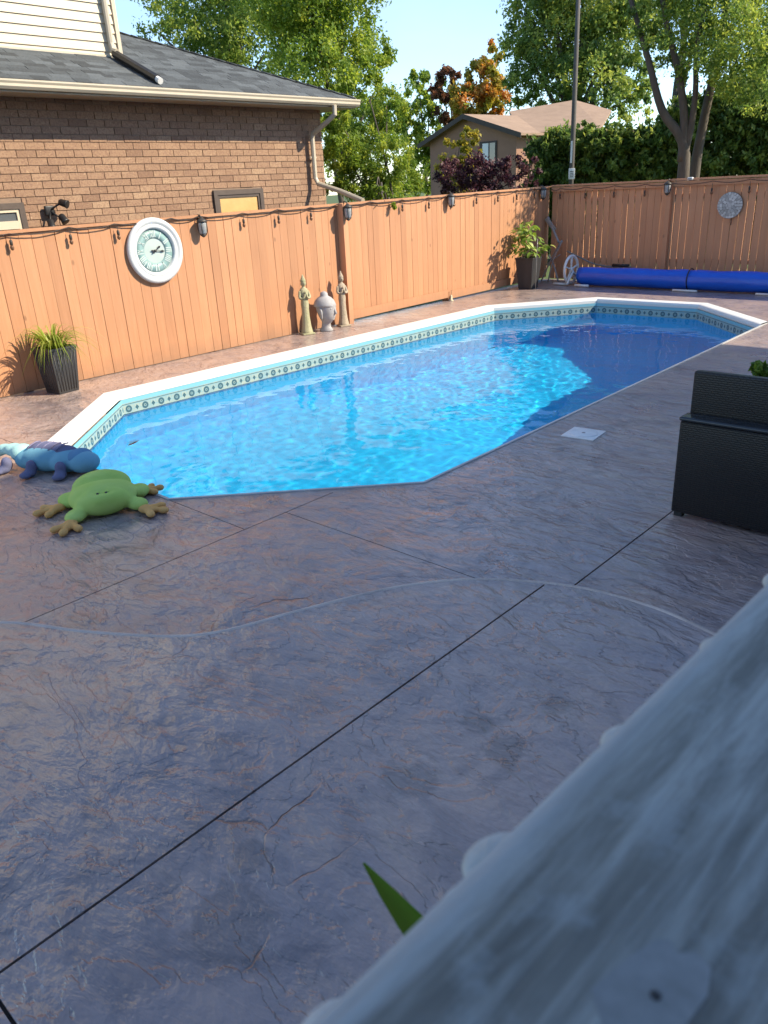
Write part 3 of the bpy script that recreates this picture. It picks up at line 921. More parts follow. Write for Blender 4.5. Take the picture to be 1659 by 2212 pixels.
def leaves_mesh(name, clumps, n, size, seed, per=80, droop=0.2, tone_lo=0.0, tone_hi=1.0, fill=0.55, aspect=0.55):
    """clumps: [(x,y,z,r)]; n folded diamond leaves spread in sub-clusters of each clump"""
    rs = np.random.RandomState(seed)
    cl = np.array(clumps, float)
    wts = cl[:, 3] ** 2.2; wts /= wts.sum()
    # sub-clusters
    ns = max(30, n // per)
    ci = rs.choice(len(cl), ns, p=wts)
    d = rs.normal(size=(ns, 3)); d /= np.linalg.norm(d, axis=1)[:, None]
    rad = (fill + (1 - fill) * rs.rand(ns)) ** 0.6
    sub = cl[ci, :3] + d * (rad * cl[ci, 3])[:, None] * np.array([1, 1, 0.9])
    sr = cl[ci, 3] * rs.uniform(0.12, 0.30, ns)
    stone = rs.uniform(tone_lo, tone_hi, ns)
    si = rs.randint(0, ns, n)
    p = sub[si] + rs.normal(size=(n, 3)) * (sr[si] * 0.55)[:, None]
    p[:, 2] -= np.abs(rs.normal(size=n)) * sr[si] * droop
    dirn = rs.normal(size=(n, 3)); dirn[:, 2] -= 0.5; dirn /= np.linalg.norm(dirn, axis=1)[:, None]
    up = rs.normal(size=(n, 3)); up[:, 2] += 1.2
    side = np.cross(dirn, up); side /= np.linalg.norm(side, axis=1)[:, None] + 1e-9
    nrm = np.cross(side, dirn)
    s = size * rs.uniform(0.6, 1.35, n)[:, None]
    V = np.empty((n, 4, 3))
    V[:, 0] = p - dirn * s * 0.5
    V[:, 1] = p + side * s * aspect * 0.5 + nrm * s * 0.10
    V[:, 2] = p + dirn * s * 0.5
    V[:, 3] = p - side * s * aspect * 0.5 + nrm * s * 0.10
    tone = np.clip(stone[si] + rs.normal(size=n) * 0.18, 0, 1)
    me = bpy.data.meshes.new(name)
    me.vertices.add(n * 4); me.vertices.foreach_set('co', V.reshape(-1))
    me.loops.add(n * 6)
    base = (np.arange(n) * 4)[:, None]
    li = (base + np.array([[0, 1, 2, 0, 2, 3]])).reshape(-1)
    me.loops.foreach_set('vertex_index', li)
    me.polygons.add(n * 2)
    me.polygons.foreach_set('loop_start', np.arange(n * 2) * 3)
    me.polygons.foreach_set('loop_total', np.full(n * 2, 3))
    a = me.attributes.new('tone', 'FLOAT', 'POINT'); a.data.foreach_set('value', np.repeat(tone, 4))
    me.update(); me.validate()
    return me

M_BARK = simple('grey_bark', (0.07, 0.058, 0.046), (0.12, 0.10, 0.082), 9, 0.9, 0.9, 30, stretch=(1, 1, 0.25))
M_BARKD = simple('dark_bark', (0.05, 0.042, 0.034), (0.085, 0.072, 0.058), 9, 0.9, 0.9, 30, stretch=(1, 1, 0.25))

def tree(name, label, base, clumps, n, size, mat, seed, trunk_r, bark=None, group=None, limbs=True, fork=None, cat='tree', stems=None, **kw):
    t = thing(name, label, cat, base, 0, group)
    B = Vector(base)
    loc = [(c[0] - B.x, c[1] - B.y, c[2] - B.z, c[3]) for c in clumps]
    put('crown', leaves_mesh('crown', loc, n, size, seed, **kw), mat, t)
    rs = random.Random(seed)
    mb = MB()
    zs = [c[2] for c in loc]
    cx = sum(c[0] * c[3] for c in loc) / sum(c[3] for c in loc); cy = sum(c[1] * c[3] for c in loc) / sum(c[3] for c in loc)
    if stems is None:
        hf = fork if fork is not None else min(zs) * 0.55
        top = Vector((cx, cy, max(zs)))
        fp = Vector((cx * 0.15, cy * 0.15, hf))
        mb.tube(smoothpts([(0, 0, -0.1), fp * 0.5 + Vector((rs.uniform(-.05, .05), 0, 0)), fp, fp.lerp(top, 0.4) + Vector((rs.uniform(-.2, .2), rs.uniform(-.2, .2), 0)), top], 4), [trunk_r * k for k in np.linspace(1.15, 0.12, 17)], 9)
        if limbs:
            for c in loc:
                c3 = Vector(c[:3])
                t0 = rs.uniform(0.0, 0.55); st = fp.lerp(top, t0 * 0.8)
                if c3.z < st.z: st = fp
                mid = st.lerp(c3, 0.55) + Vector((rs.uniform(-.1, .1), rs.uniform(-.1, .1), 0.12 * (c3 - st).length))
                r0 = trunk_r * (0.5 - 0.3 * t0)
                mb.tube(smoothpts([st, mid, c3], 4), [r0 * k for k in np.linspace(1, 0.2, 9)], 6)
    else:
        for pts, r0, r1 in stems:
            pp = smoothpts([Vector(p) - B for p in pts], 4)
            mb.tube(pp, [r0 + (r1 - r0) * i / (len(pp) - 1) for i in range(len(pp))], 9)
    obj('trunk', mb, bark or M_BARK, t)
    return t

M_LF_MID = leaf_mat('leaf_mid_green', (0.085, 0.15, 0.035), (0.16, 0.245, 0.05), (0.30, 0.36, 0.07), 0.5)
M_LF_BRIGHT = leaf_mat('leaf_bright_green', (0.11, 0.19, 0.03), (0.20, 0.29, 0.045), (0.34, 0.39, 0.06), 0.5)
M_LF_DARK = leaf_mat('leaf_dark_green', (0.06, 0.11, 0.03), (0.12, 0.19, 0.045), (0.26, 0.32, 0.07), 0.5)
M_LF_POP = leaf_mat('leaf_poplar', (0.085, 0.155, 0.05), (0.17, 0.25, 0.06), (0.34, 0.39, 0.085), 0.5)
M_LF_ORANGE = leaf_mat('leaf_autumn', (0.22, 0.23, 0.03), (0.40, 0.29, 0.045), (0.48, 0.22, 0.055), 0.45)
M_LF_RED = leaf_mat('leaf_rust', (0.10, 0.055, 0.03), (0.19, 0.09, 0.045), None, 0.35)
M_LF_YELLOW = leaf_mat('leaf_yellow_green', (0.12, 0.15, 0.02), (0.30, 0.27, 0.035), (0.42, 0.34, 0.05), 0.4)
M_LF_PURPLE = leaf_mat('leaf_purple', (0.035, 0.014, 0.022), (0.085, 0.03, 0.045), (0.20, 0.10, 0.10), 0.25)

# ------------------------------------------------------------------ neighbour's brick house
M_BRICK = None
def brick_mat():
    m, nt, b, out = new_mat('brown_brick')
    v = wcoords(nt)
    at = N(nt, 'Attribute', attribute_name='tone')
    c = ramp(nt, at.outputs['Fac'], [(0.0, (0.24, 0.145, 0.092)), (0.35, (0.305, 0.19, 0.12)), (0.7, (0.335, 0.212, 0.135)), (1.0, (0.39, 0.26, 0.165))])
    f = noise(nt, v, 38, 4, 0.7)
    c = mixc(nt, math_(nt, 'MULTIPLY', ramp(nt, f, [(0.38, 1.0), (0.55, 0.0)]), 0.55), c, (0.17, 0.09, 0.065))
    c = mixc(nt, math_(nt, 'MULTIPLY', ramp(nt, noise(nt, v, 22, 3, 0.6), [(0.62, 0.0), (0.75, 1.0)]), 0.5), c, (0.55, 0.38, 0.24))
    nt.links.new(c, b.inputs['Base Color']); b.inputs['Roughness'].default_value = 0.85
    bump(nt, b, noise(nt, v, 45, 4, 0.7), 0.8, 0.008)
    return m
M_BRICK = brick_mat()
M_MORTAR = simple('mortar', (0.28, 0.195, 0.14), (0.22, 0.155, 0.115), 20, 0.95, 0.4, 80)
M_CREAM = simple('cream_metal', (0.52, 0.46, 0.355), (0.47, 0.42, 0.325), 4, 0.45)
M_SIDING = simple('cream_siding', (0.58, 0.51, 0.38), (0.53, 0.465, 0.35), 3, 0.5, 0.1, 60, stretch=(1, 0.1, 1))
M_SHINGLE = simple('slate_shingle', (0.085, 0.097, 0.105), (0.055, 0.064, 0.07), 30, 0.9, 0.7, 90, tone=0.8)
M_WINFRAME = simple('brown_window_frame', (0.10, 0.075, 0.06), (0.075, 0.055, 0.045), 10, 0.5)
def glass_mat(name, c):
    m, nt, b, out = new_mat(name)
    b.inputs['Base Color'].default_value = (*c, 1); b.inputs['Roughness'].default_value = 0.04; b.inputs['Specular IOR Level'].default_value = 0.8
    return m
M_GLASS = glass_mat('window_glass', (0.10, 0.11, 0.12))

HX = -11.0
house = thing('brick_house', "neighbour's brown brick house with grey hip roof and cream gutter", 'house', (HX, 10.55, -0.3))
HO = Vector((HX, 10.55, -0.3))
def HL(p): return Vector(p) - HO
WY0, WY1, WZ1 = -2.0, 10.55, 3.30
mb = MB()
mb.box(HL(((HX - 9) / 2 + HX / 2 - 0.03 - 0.0, (WY0 + WY1) / 2, 1.5)), (9.0, WY1 - WY0, 3.58))
# core wall sits behind the brick face; the windows are recessed into it
obj('wall', mb, M_MORTAR, house)
CH, BLEN = 0.0955, 0.268
wins = [(8.05, 9.07, 1.2, 2.09), (3.95, 4.95, 1.1, 2.05)]
items = []; r3 = random.Random(11)
row = 0; z = 1.35
XF = HX - 9.0 / 2 - 0.03 + 4.5   # front of the core
while z < WZ1 - 0.02:
    off = (row % 2) * BLEN / 2
    yy = 3.0 + off - BLEN
    while yy < WY1 + 0.02:
        y0, y1 = yy + 0.005, min(yy + BLEN - 0.005, WY1 + 0.012)
        if y1 - y0 > 0.04:
            segs = [(y0, y1)]
            for wy0, wy1, wz0, wz1 in wins:
                if wz0 < z + CH * 0.5 < wz1 + 0.02:
                    ns = []
                    for a, b_ in segs:
                        if b_ <= wy0 or a >= wy1: ns.append((a, b_))
                        else:
                            if a < wy0 - 0.02: ns.append((a, wy0))
                            if b_ > wy1 + 0.02: ns.append((wy1, b_))
                    segs = ns
            for a, b_ in segs:
                c = HL((XF - 0.018 + r3.uniform(-0.004, 0.004), (a + b_) / 2, z + CH / 2))
                ln = round((b_ - a) / 0.258, 2)
                items.append((c, (0, 0, 0), (1, ln, 1), min(1, max(0, r3.gauss(0.5, 0.20)))))
        yy += BLEN
    z += CH; row += 1
pieces(house, 'brick', 'brick_courses', items, M_BRICK, (0.06, 0.258, CH - 0.010), near=HL((-9.0, 7.2, 2.6)))
# soldier lintels over the windows are part of the courses; windows
for wi, (wy0, wy1, wz0, wz1) in enumerate(wins):
    cyw, cz = (wy0 + wy1) / 2, (wz0 + wz1) / 2
    mb = MB()
    fw = 0.075
    for (c, s) in (((0, 0, (wz1 - wz0) / 2 - fw / 2), (0.07, wy1 - wy0, fw)), ((0, 0, -(wz1 - wz0) / 2 + fw / 2), (0.07, wy1 - wy0, fw)),
                   ((0, (wy1 - wy0) / 2 - fw / 2, 0), (0.07, fw, wz1 - wz0 - 2 * fw)), ((0, -(wy1 - wy0) / 2 + fw / 2, 0), (0.07, fw, wz1 - wz0 - 2 * fw))):
        mb.box(c, s)
    w_ = obj('window', mb, M_WINFRAME, house, loc=HL((XF + 0.012, cyw, cz)))
    mb = MB(); iw = wy1 - wy0 - 2 * fw; ih = wz1 - wz0 - 2 * fw
    for (c, s) in (((0, 0, ih / 2 - 0.02), (0.04, iw, 0.04)), ((0, iw / 2 - 0.02, 0), (0.04, 0.04, ih - 0.08)), ((0, -iw / 2 + 0.02, 0), (0.04, 0.04, ih - 0.08)), ((0, 0, -ih / 2 + 0.02), (0.04, iw, 0.04))):
        mb.box(c, s)
    obj('sash', mb, M_WINFRAME if wi == 0 else M_SIDING, w_)
    mb = MB(); mb.box((-0.004, 0, 0), (0.008, iw - 0.08, ih - 0.08))
    obj('pane', mb, M_GLASS if wi else simple('amber_reflection', (0.62, 0.40, 0.16), (0.55, 0.34, 0.13), 8, 0.25), w_)  # amber colour stands in for the fence mirrored in the first pane
mb = MB(); mb.box(HL((XF + 0.06, 4.55, 1.78)), (0.10, 0.50, 0.10)); obj('window_sill', mb, M_SIDING, house)

# roof: hip, pitch 0.415
EX, EY, EZ, PT = HX + 0.50, 10.95, 3.44, 0.415
DEPTH = 5.0
def roofz(x): return EZ + PT * (EX - x)
rx, ry = EX - DEPTH, EY - DEPTH
mb = MB()
mb.add([HL(p) for p in [(EX, -2.5, EZ), (EX, EY, EZ), (rx, ry, EZ + PT * DEPTH), (rx, -2.5, EZ + PT * DEPTH), (EX - 2 * DEPTH, EY, EZ), (EX - 2 * DEPTH, -2.5, EZ)]],
       [(0, 1, 2, 3), (1, 4, 2), (3, 2, 4, 5)])
roof = obj('roof', mb, M_SHINGLE, house)
# shingle tabs on the front slope
items = []
slope = math.atan(PT); cs, sn = math.cos(slope), math.sin(slope)
k = 0; d = 0.0
while d < 4.6:
    yend = EY - d * cs
    yy = 3.2 + (k * 0.37 % 0.30)
    while yy < yend:
        wdt = r3.choice([0.22, 0.28, 0.34, 0.16])
        w2 = min(wdt, yend - yy)
        if w2 > 0.05:
            dd = d + 0.07
            x_, z_ = EX - dd * cs, EZ + dd * sn
            c = HL((x_ + sn * 0.008, yy + w2 / 2, z_ + cs * 0.008))
            th = r3.choice([0.8, 1.0, 1.5])
            items.append((c, (0, slope + 0.03, 0), (1, round((w2 - 0.004) / 0.28, 2), th), min(1, max(0, r3.gauss(0.5, 0.3)))))
        yy += wdt
    d += 0.142; k += 1
pieces(house, 'shingle', 'shingle_courses', items, M_SHINGLE, (0.15, 0.28, 0.010), near=HL((-10.0, 8.0, 3.4)))
# hip cap
mb = MB(); k = 0
hp = Vector((EX, EY, EZ)); hq = Vector((rx, ry, EZ + PT * DEPTH)); nL = (hq - hp).length
while k * 0.2 < nL - 0.2:
    p = hp.lerp(hq, k * 0.2 / nL); qv = hp.lerp(hq, (k * 0.2 + 0.26) / nL)
    mb.tone = r3.random()
    mb.tube([HL(p) + Vector((0, 0, 0.012)), HL(qv) + Vector((0, 0, 0.022))], 0.055, 6, flat=0.35); k += 1
obj('hip_cap', mb, M_SHINGLE, house)
# soffit, fascia, gutter
mb = MB(); mb.box(HL((EX - 0.23, (EY - 2.5) / 2, 3.312)), (0.44, EY + 2.5 - 0.02, 0.02)); obj('soffit', mb, M_CREAM, house)
mb = MB(); mb.box(HL((HX - 4.0, EY - 0.21, 3.315)), (9.0, 0.40, 0.02)); obj('soffit', mb, M_CREAM, house)
mb = MB(); prof = [(0.0, 0.0), (0.06, 0.0), (0.085, 0.03), (0.085, 0.06), (0.10, 0.085), (0.10, 0.105), (0.088, 0.105), (0.088, 0.09), (0.0, 0.09)]
vs = [HL((EX + px, yy, 3.325 + pz)) for yy in (-2.5, EY + 0.02) for px, pz in prof]; n = len(prof)
mb.add(vs, [(j, j + 1, n + j + 1, n + j) for j in range(n - 1)] + [tuple(range(n)), tuple(range(2 * n - 1, n - 1, -1))])
obj('gutter', mb, M_CREAM, house)
mb = MB(); mb.box(HL((EX - 4.6, EY + 0.012, 3.385)), (9.2, 0.025, 0.13)); obj('fascia', mb, M_CREAM, house)
# downspout with elbows and a diagonal outlet
def flatpipe(pts, w, name, mat, parent, origin):
    mb = MB(); mb.tube([Vector(p) - Vector(origin) for p in pts], w, 8, smooth=False); return obj(name, mb, mat, parent)
flatpipe([(EX + 0.05, 10.36, 3.33), (EX + 0.05, 10.36, 3.19), (EX - 0.10, 10.30, 3.08), (HX + 0.10, 10.24, 2.92), (HX + 0.075, 10.24, 2.85), (HX + 0.075, 10.24, 2.22), (HX + 0.12, 10.26, 2.12), (-10.40, 10.32, 1.98), (-9.78, 10.24, 1.81)], 0.042, 'downspout', M_CREAM, house, HO)
mb = MB(); mb.box(HL((HX + 0.05, 10.24, 2.55)), (0.05, 0.14, 0.02)); obj('strap', mb, M_CREAM, house)
# upper storey with lap siding
UX, UY = -11.8, 7.28
uz0 = roofz(UX)
mb = MB(); mb.box(HL((UX - 2.6, UY - 4.5, 5.6)), (5.0, 8.9, 3.6)); ust = obj('upper_wall', mb, M_SIDING, house)
z = uz0 - 0.05
k = 0
while z < 6.4:
    mb = MB(); h = 0.121
    vs = [(0.022, 0, 0), (0.022, -6.0, 0), (0.004, -6.0, h), (0.004, 0, h), (-0.06, 0, 0), (-0.06, -6.0, 0), (-0.06, -6.0, h), (-0.06, 0, h)]
    mb.add(vs, [(0, 3, 2, 1), (4, 5, 6, 7), (0, 1, 5, 4), (1, 2, 6, 5), (2, 3, 7, 6), (3, 0, 4, 7)])
    obj('siding_slat', mb, M_SIDING, house, loc=HL((UX, UY - 0.06, z)))
    z += h; k += 1
mb = MB(); mb.box(HL((UX + 0.005, UY - 0.03, 5.2)), (0.07, 0.06, 2.45)); obj('corner_trim', mb, M_CREAM, house)
mb = MB(); mb.box(HL((UX + 0.02, UY - 3.0, uz0 + 0.0)), (0.03, 6.0, 0.05)); obj('flashing', mb, M_CREAM, house)
flatpipe([(UX + 0.07, 7.09, 6.4), (UX + 0.07, 7.09, 4.16), (UX + 0.10, 7.09, 4.06), (UX + 0.20, 7.09, 3.995 + 0.03)], 0.042, 'upper_downspout', M_CREAM, house, HO)
flatpipe([(UX + 0.13, 7.09, roofz(UX + 0.13) + 0.085), (EX - 0.12, 7.06, roofz(EX - 0.12) + 0.075)], 0.060, 'outlet_pipe', M_BLACK, house, HO)
flatpipe([(EX - 0.12, 7.06, roofz(EX - 0.12) + 0.075), (EX - 0.05, 7.06, roofz(EX - 0.05) + 0.07)], 0.045, 'outlet_end', M_SKIM, house, HO)

# flood light on the brick wall
fl = thing('floodlight', 'black twin-head floodlight mounted on the brick wall', 'light', (XF + 0.05, 5.27, 1.93))
mb = MB(); mb.rbox((0.02, 0, 0), (0.05, 0.13, 0.13), 0.015); obj('base', mb, M_BLACK, fl)
for sy, (dx, dy, dz) in ((1, (0.10, 0.16, 0.09)), (-1, (0.12, 0.11, -0.10)), (0, (0.1, -0.06, -0.16))):
    mb = MB(); mb.tube([(0.03, 0, 0), (dx * 0.7, dy * 0.6, dz * 0.7), (dx, dy, dz)], 0.014, 6); obj('arm', mb, M_BLACK, fl)
    mb = MB(); rt = Vector((dx + 0.05, dy * 0.6, dz - 0.15)).to_track_quat('Z', 'Y').to_matrix()
    mb.lathe([(0.03, -0.05), (0.045, -0.03), (0.05, 0.05), (0.058, 0.07), (0.05, 0.072)], 14, (dx + 0.02, dy, dz), mat=rt); obj('lamp_head', mb, M_BLACK, fl)

# ------------------------------------------------------------------ far house with tan gable roof
M_FBRICK = simple('far_brick', (0.33, 0.185, 0.125), (0.26, 0.145, 0.10), 1.2, 0.9, 0.5, 14, world_space=True)
M_TANROOF = simple('tan_shingle', (0.34, 0.235, 0.165), (0.27, 0.185, 0.13), 2.0, 0.9, 0.6, 18, world_space=True)
M_DTRIM = simple('dark_brown_trim', (0.045, 0.032, 0.026), (0.06, 0.045, 0.036), 3, 0.7)
fh = thing('gable_house', 'distant brown brick house with tan gable roof beyond the fence', 'house', (-26.2, 36.2, -0.3))
FHO = Vector((-26.2, 36.2, -0.3))
ga = Vector((-27.80, 34.07, 0)); gb = Vector((-21.68, 33.45, 0))         # gable eave points in plan
gd = (gb - ga).normalized(); gn = Vector((-gd.y, gd.x, 0))              # gn points away from the camera
gm_ = (ga + gb) / 2
def G(s, t, z): return (ga + gd * s + gn * t + Vector((0, 0, z))) - FHO
W = (gb - ga).length
ez, az = 4.07, 5.08
mb = MB()
mb.add([G(0.25, 0, -0.2), G(W - 0.25, 0, -0.2), G(W - 0.25, 0, ez - 0.02), G(W * 0.467, 0, az - 0.08), G(0.25, 0, ez - 0.02), G(0.25, 7, -0.2), G(W - 0.25, 7, -0.2), G(W - 0.25, 7, ez - 0.02), G(W * 0.467, 7, az - 0.08), G(0.25, 7, ez - 0.02)],
       [(0, 1, 2, 3, 4), (1, 6, 7, 2), (5, 0, 4, 9), (9, 8, 7, 6, 5)])
obj('wall', mb, M_FBRICK, fh)
def slab_roof(name, pts, th, mat):
    mb = MB(); n = len(pts); dn = Vector((0, 0, -th))
    mb.add(list(pts) + [p + dn for p in pts], [tuple(range(n)), tuple(range(2 * n - 1, n - 1, -1))] + [(i, n + i, n + (i + 1) % n, (i + 1) % n) for i in range(n)])
    return obj(name, mb, mat, fh)
ov = -0.35
slab_roof('roof_slope', [G(W + 0.3, ov, ez - 0.08), G(W * 0.467, ov, az), G(W * 0.467, 8, az), G(W + 0.3, 8, ez - 0.08)], 0.10, M_TANROOF)
slab_roof('roof_slope', [G(W * 0.467, ov, az), G(-0.3, ov, ez - 0.12), G(-0.3, 8, ez - 0.12), G(W * 0.467, 8, az)], 0.10, M_TANROOF)
for (s0, z0, s1, z1) in ((W * 0.467, az, W + 0.3, ez - 0.08), (-0.3, ez - 0.12, W * 0.467, az)):
    mb = MB(); a, b_ = G(s0, ov - 0.03, z0 + 0.01), G(s1, ov - 0.03, z1 + 0.01); dn = Vector((0, 0, -0.22)); bk = gn * 0.025
    mb.add([a, b_, b_ + dn, a + dn, a + bk, b_ + bk, b_ + dn + bk, a + dn + bk], [(0, 1, 2, 3), (7, 6, 5, 4), (0, 4, 5, 1), (1, 5, 6, 2), (2, 6, 7, 3), (3, 7, 4, 0)])
    obj('barge_board', mb, M_DTRIM, fh)
# main wing ridge rising to the right
def PW(p): return Vector(p) - FHO
slab_roof('wing_roof', [PW((-21.95, 34.02, 4.02)), PW((-19.4, 36.69, 4.08)), PW((-21.07, 40.89, 5.11)), PW((-23.7, 41.74, 5.86)), PW((-25.54, 38.26, 5.38))], 0.12, M_TANROOF)
mb = MB()
mb.add([PW(p) for p in [(-21.7, 34.5, -0.5), (-19.6, 37.0, -0.5), (-19.6, 37.0, 4.0), (-21.7, 34.5, 3.95)]], [(0, 1, 2, 3)])
mb.add([PW(p) for p in [(-19.6, 37.0, -0.5), (-17.7, 39.9, -0.5), (-17.7, 39.9, 4.0), (-19.6, 37.0, 4.0)]], [(0, 1, 2, 3)])
obj('wing_wall', mb, M_FBRICK, fh)
# window with white curtain and shutter frame
def fwin(s, z, w, h):
    mb = MB()
    vs = [G(s, -0.04, z), G(s + w, -0.04, z), G(s + w, -0.04, z + h), G(s, -0.04, z + h)]
    bk = gn * 0.05
    mb.add(vs + [p + bk for p in vs], [(0, 1, 2, 3), (7, 6, 5, 4), (0, 4, 5, 1), (1, 5, 6, 2), (2, 6, 7, 3), (3, 7, 4, 0)])
    wd = obj('window', mb, M_DTRIM, fh)
    for (a, b_, mt) in ((0.16, 0.52, M_SKIM), (0.60, 0.92, M_GLASS)):
        mb = MB(); vs = [G(s + w * a, -0.06, z + h * 0.08), G(s + w * b_, -0.06, z + h * 0.08), G(s + w * b_, -0.06, z + h * 0.92), G(s + w * a, -0.06, z + h * 0.92)]
        bk = gn * 0.015
        mb.add(vs + [p + bk for p in vs], [(0, 1, 2, 3), (7, 6, 5, 4), (0, 4, 5, 1), (1, 5, 6, 2), (2, 6, 7, 3), (3, 7, 4, 0)])
        obj('pane', mb, mt, wd)
fwin(W * 0.60, 2.75, 1.05, 1.05)

# ------------------------------------------------------------------ utility pole with sign
M_POLE = simple('weathered_pole', (0.085, 0.08, 0.075), (0.13, 0.12, 0.11), 5, 0.9, 0.5, 30, stretch=(1, 1, 0.15))
pole = thing('street_pole', 'tall weathered wooden pole with small white notice beyond the far fence', 'pole', (-11.85, 20.88, -0.3))
mb = MB(); mb.tube([(0, 0, -0.1), (0, 0, 3.0), (-0.03, 0, 9.5)], [0.072, 0.068, 0.05], 12); obj('shaft', mb, M_POLE, pole)
mb = MB(); mb.rbox((0.06, -0.095, 2.40), (0.17, 0.012, 0.28), 0.005, rot=Euler((0, 0, R(30)))); s_ = obj('notice', mb, M_SKIM, pole)
mb = MB()
for k in range(4): mb.box((0.063, -0.103, 2.46 - k * 0.045), (0.10 - 0.015 * (k % 2), 0.004, 0.014), rot=Euler((0, 0, R(30))))
obj('notice_print', mb, M_BLACK, s_)
mb = MB(); mb.box((0.02, -0.085, 2.95), (0.05, 0.02, 0.55), rot=Euler((0, 0, R(30)))); obj('conduit_guard', mb, M_SKIM, pole)

# ------------------------------------------------------------------ trees and shrubs
tree('maple_tree', 'dark green broad tree directly behind the grey hip roof', (-24.13, 18.6, -0.3),
     [(-24.83, 16.84, 6.97, 0.76), (-24.16, 17.78, 7.29, 1.52), (-24.78, 20.24, 7.75, 1.81), (-23.8, 18.27, 6.22, 1.35), (-22.06, 18.82, 6.17, 1.46), (-25.54, 19.27, 9.26, 2.19), (-22.64, 19.68, 8.9, 2.05), (-20.88, 18.66, 5.23, 0.94), (-24.16, 19.43, 5.63, 1.21), (-24.5, 17.3, 5.2, 1.0), (-22.5, 18.5, 4.4, 1.2)], 42000, 0.125, M_LF_MID, 21, 0.22)
tree('poplar_tree', 'yellow-green poplar rising beside the brick house eave', (-17.0, 16.9, -0.3),
     [(-17.56, 16.36, 6.06, 1.15), (-17.58, 17.77, 6.08, 1.2), (-16.56, 17.37, 5.03, 0.87), (-16.56, 15.97, 4.94, 0.97), (-16.95, 18.38, 5.59, 0.63), (-17.57, 16.35, 7.3, 1.5), (-16.73, 17.2, 7.05, 1.09), (-16.52, 16.01, 4.13, 0.77), (-17.09, 18.24, 4.38, 0.63), (-16.01, 17.88, 4.77, 0.3), (-16.9, 17.0, 3.2, 0.8)], 38000, 0.105, M_LF_BRIGHT, 22, 0.14, tone_lo=0.0, tone_hi=0.9)
tree('birch_tree', 'bright green young tree growing over the fence beside the brick house corner', (-11.2, 12.4, -0.3),
     [(-11.64, 11.69, 2.68, 0.44), (-11.92, 12.81, 3.12, 0.49), (-11.0, 12.3, 2.51, 0.46), (-11.4, 11.92, 2.21, 0.5), (-11.4, 13.2, 2.08, 0.40), (-11.65, 11.69, 3.2, 0.29), (-11.66, 13.05, 3.52, 0.41), (-9.75, 10.55, 1.93, 0.20), (-11.83, 11.5, 2.15, 0.23), (-11.2, 12.5, 1.5, 0.6), (-9.25, 10.15, 1.86, 0.10), (-9.02, 9.95, 1.80, 0.09), (-9.02, 10.12, 1.70, 0.08), (-9.0, 9.75, 1.74, 0.07), (-9.4, 10.3, 1.92, 0.13)], 34000, 0.07, M_LF_BRIGHT, 23, 0.07, fill=0.4, aspect=0.42)
tree('ash_tree', 'bright green tree between the poplar and the distant gable house', (-23.0 * 1.55, 28.2 * 1.55, -0.3),
     [(a * 1.55, b_ * 1.55, 2 + (c - 2) * 1.55, d * 1.55) for a, b_, c, d in [(-23.18, 27.54, 5.17, 0.84), (-23.21, 28.81, 5.74, 0.74), (-22.07, 28.44, 4.75, 0.8), (-23.29, 27.45, 3.87, 0.9), (-23.65, 28.45, 6.2, 0.41), (-24.6, 27.64, 4.69, 0.82), (-22.61, 28.01, 4.01, 0.8), (-23.0, 28.0, 2.6, 0.9)]], 13000, 0.26, M_LF_BRIGHT, 24, 0.13, tone_lo=0.1)
tree('maple_tree', 'small rust-brown tree peeking above the distant treetops', (-32.9, 42.8, -0.3),
     [(-32.92, 42.8, 8.14, 0.79), (-33.32, 42.5, 7.41, 0.72), (-32.64, 43.02, 7.24, 0.75), (-32.9, 42.8, 6.2, 0.9)], 3500, 0.28, M_LF_RED, 25, 0.15)
tree('maple_tree', 'orange and yellow autumn maple above the distant tan roof', (-30.3, 42.4, -0.3),
     [(-30.0, 42.47, 8.73, 0.87), (-30.22, 42.32, 7.44, 1.16), (-30.89, 41.83, 6.64, 1.1), (-29.66, 42.71, 6.8, 0.93), (-29.89, 42.55, 6.08, 0.87), (-30.3, 42.3, 5.2, 1.0)], 8000, 0.26, M_LF_ORANGE, 26, 0.2)
tree('poplar_tree', 'huge dense green tree behind the distant tan-roofed house', (-29.6, 52.2, -0.3),
     [(-32.85, 50.21, 10.03, 1.51), (-32.11, 50.68, 11.55, 1.86), (-30.81, 51.49, 10.38, 2.69), (-30.01, 54.25, 11.3, 3.13), (-27.21, 53.48, 10.31, 2.69), (-26.68, 53.74, 8.02, 1.68), (-30.73, 51.53, 7.96, 2.34), (-27.42, 51.11, 7.57, 2.43), (-28.4, 52.85, 13.47, 3.73), (-31.42, 51.12, 13.79, 2.38), (-32.81, 50.23, 7.84, 1.51), (-26.3, 53.93, 11.99, 1.69), (-26.19, 53.98, 6.63, 1.34), (-29.5, 52.0, 5.2, 2.2)], 52000, 0.26, M_LF_POP, 27, 0.45)
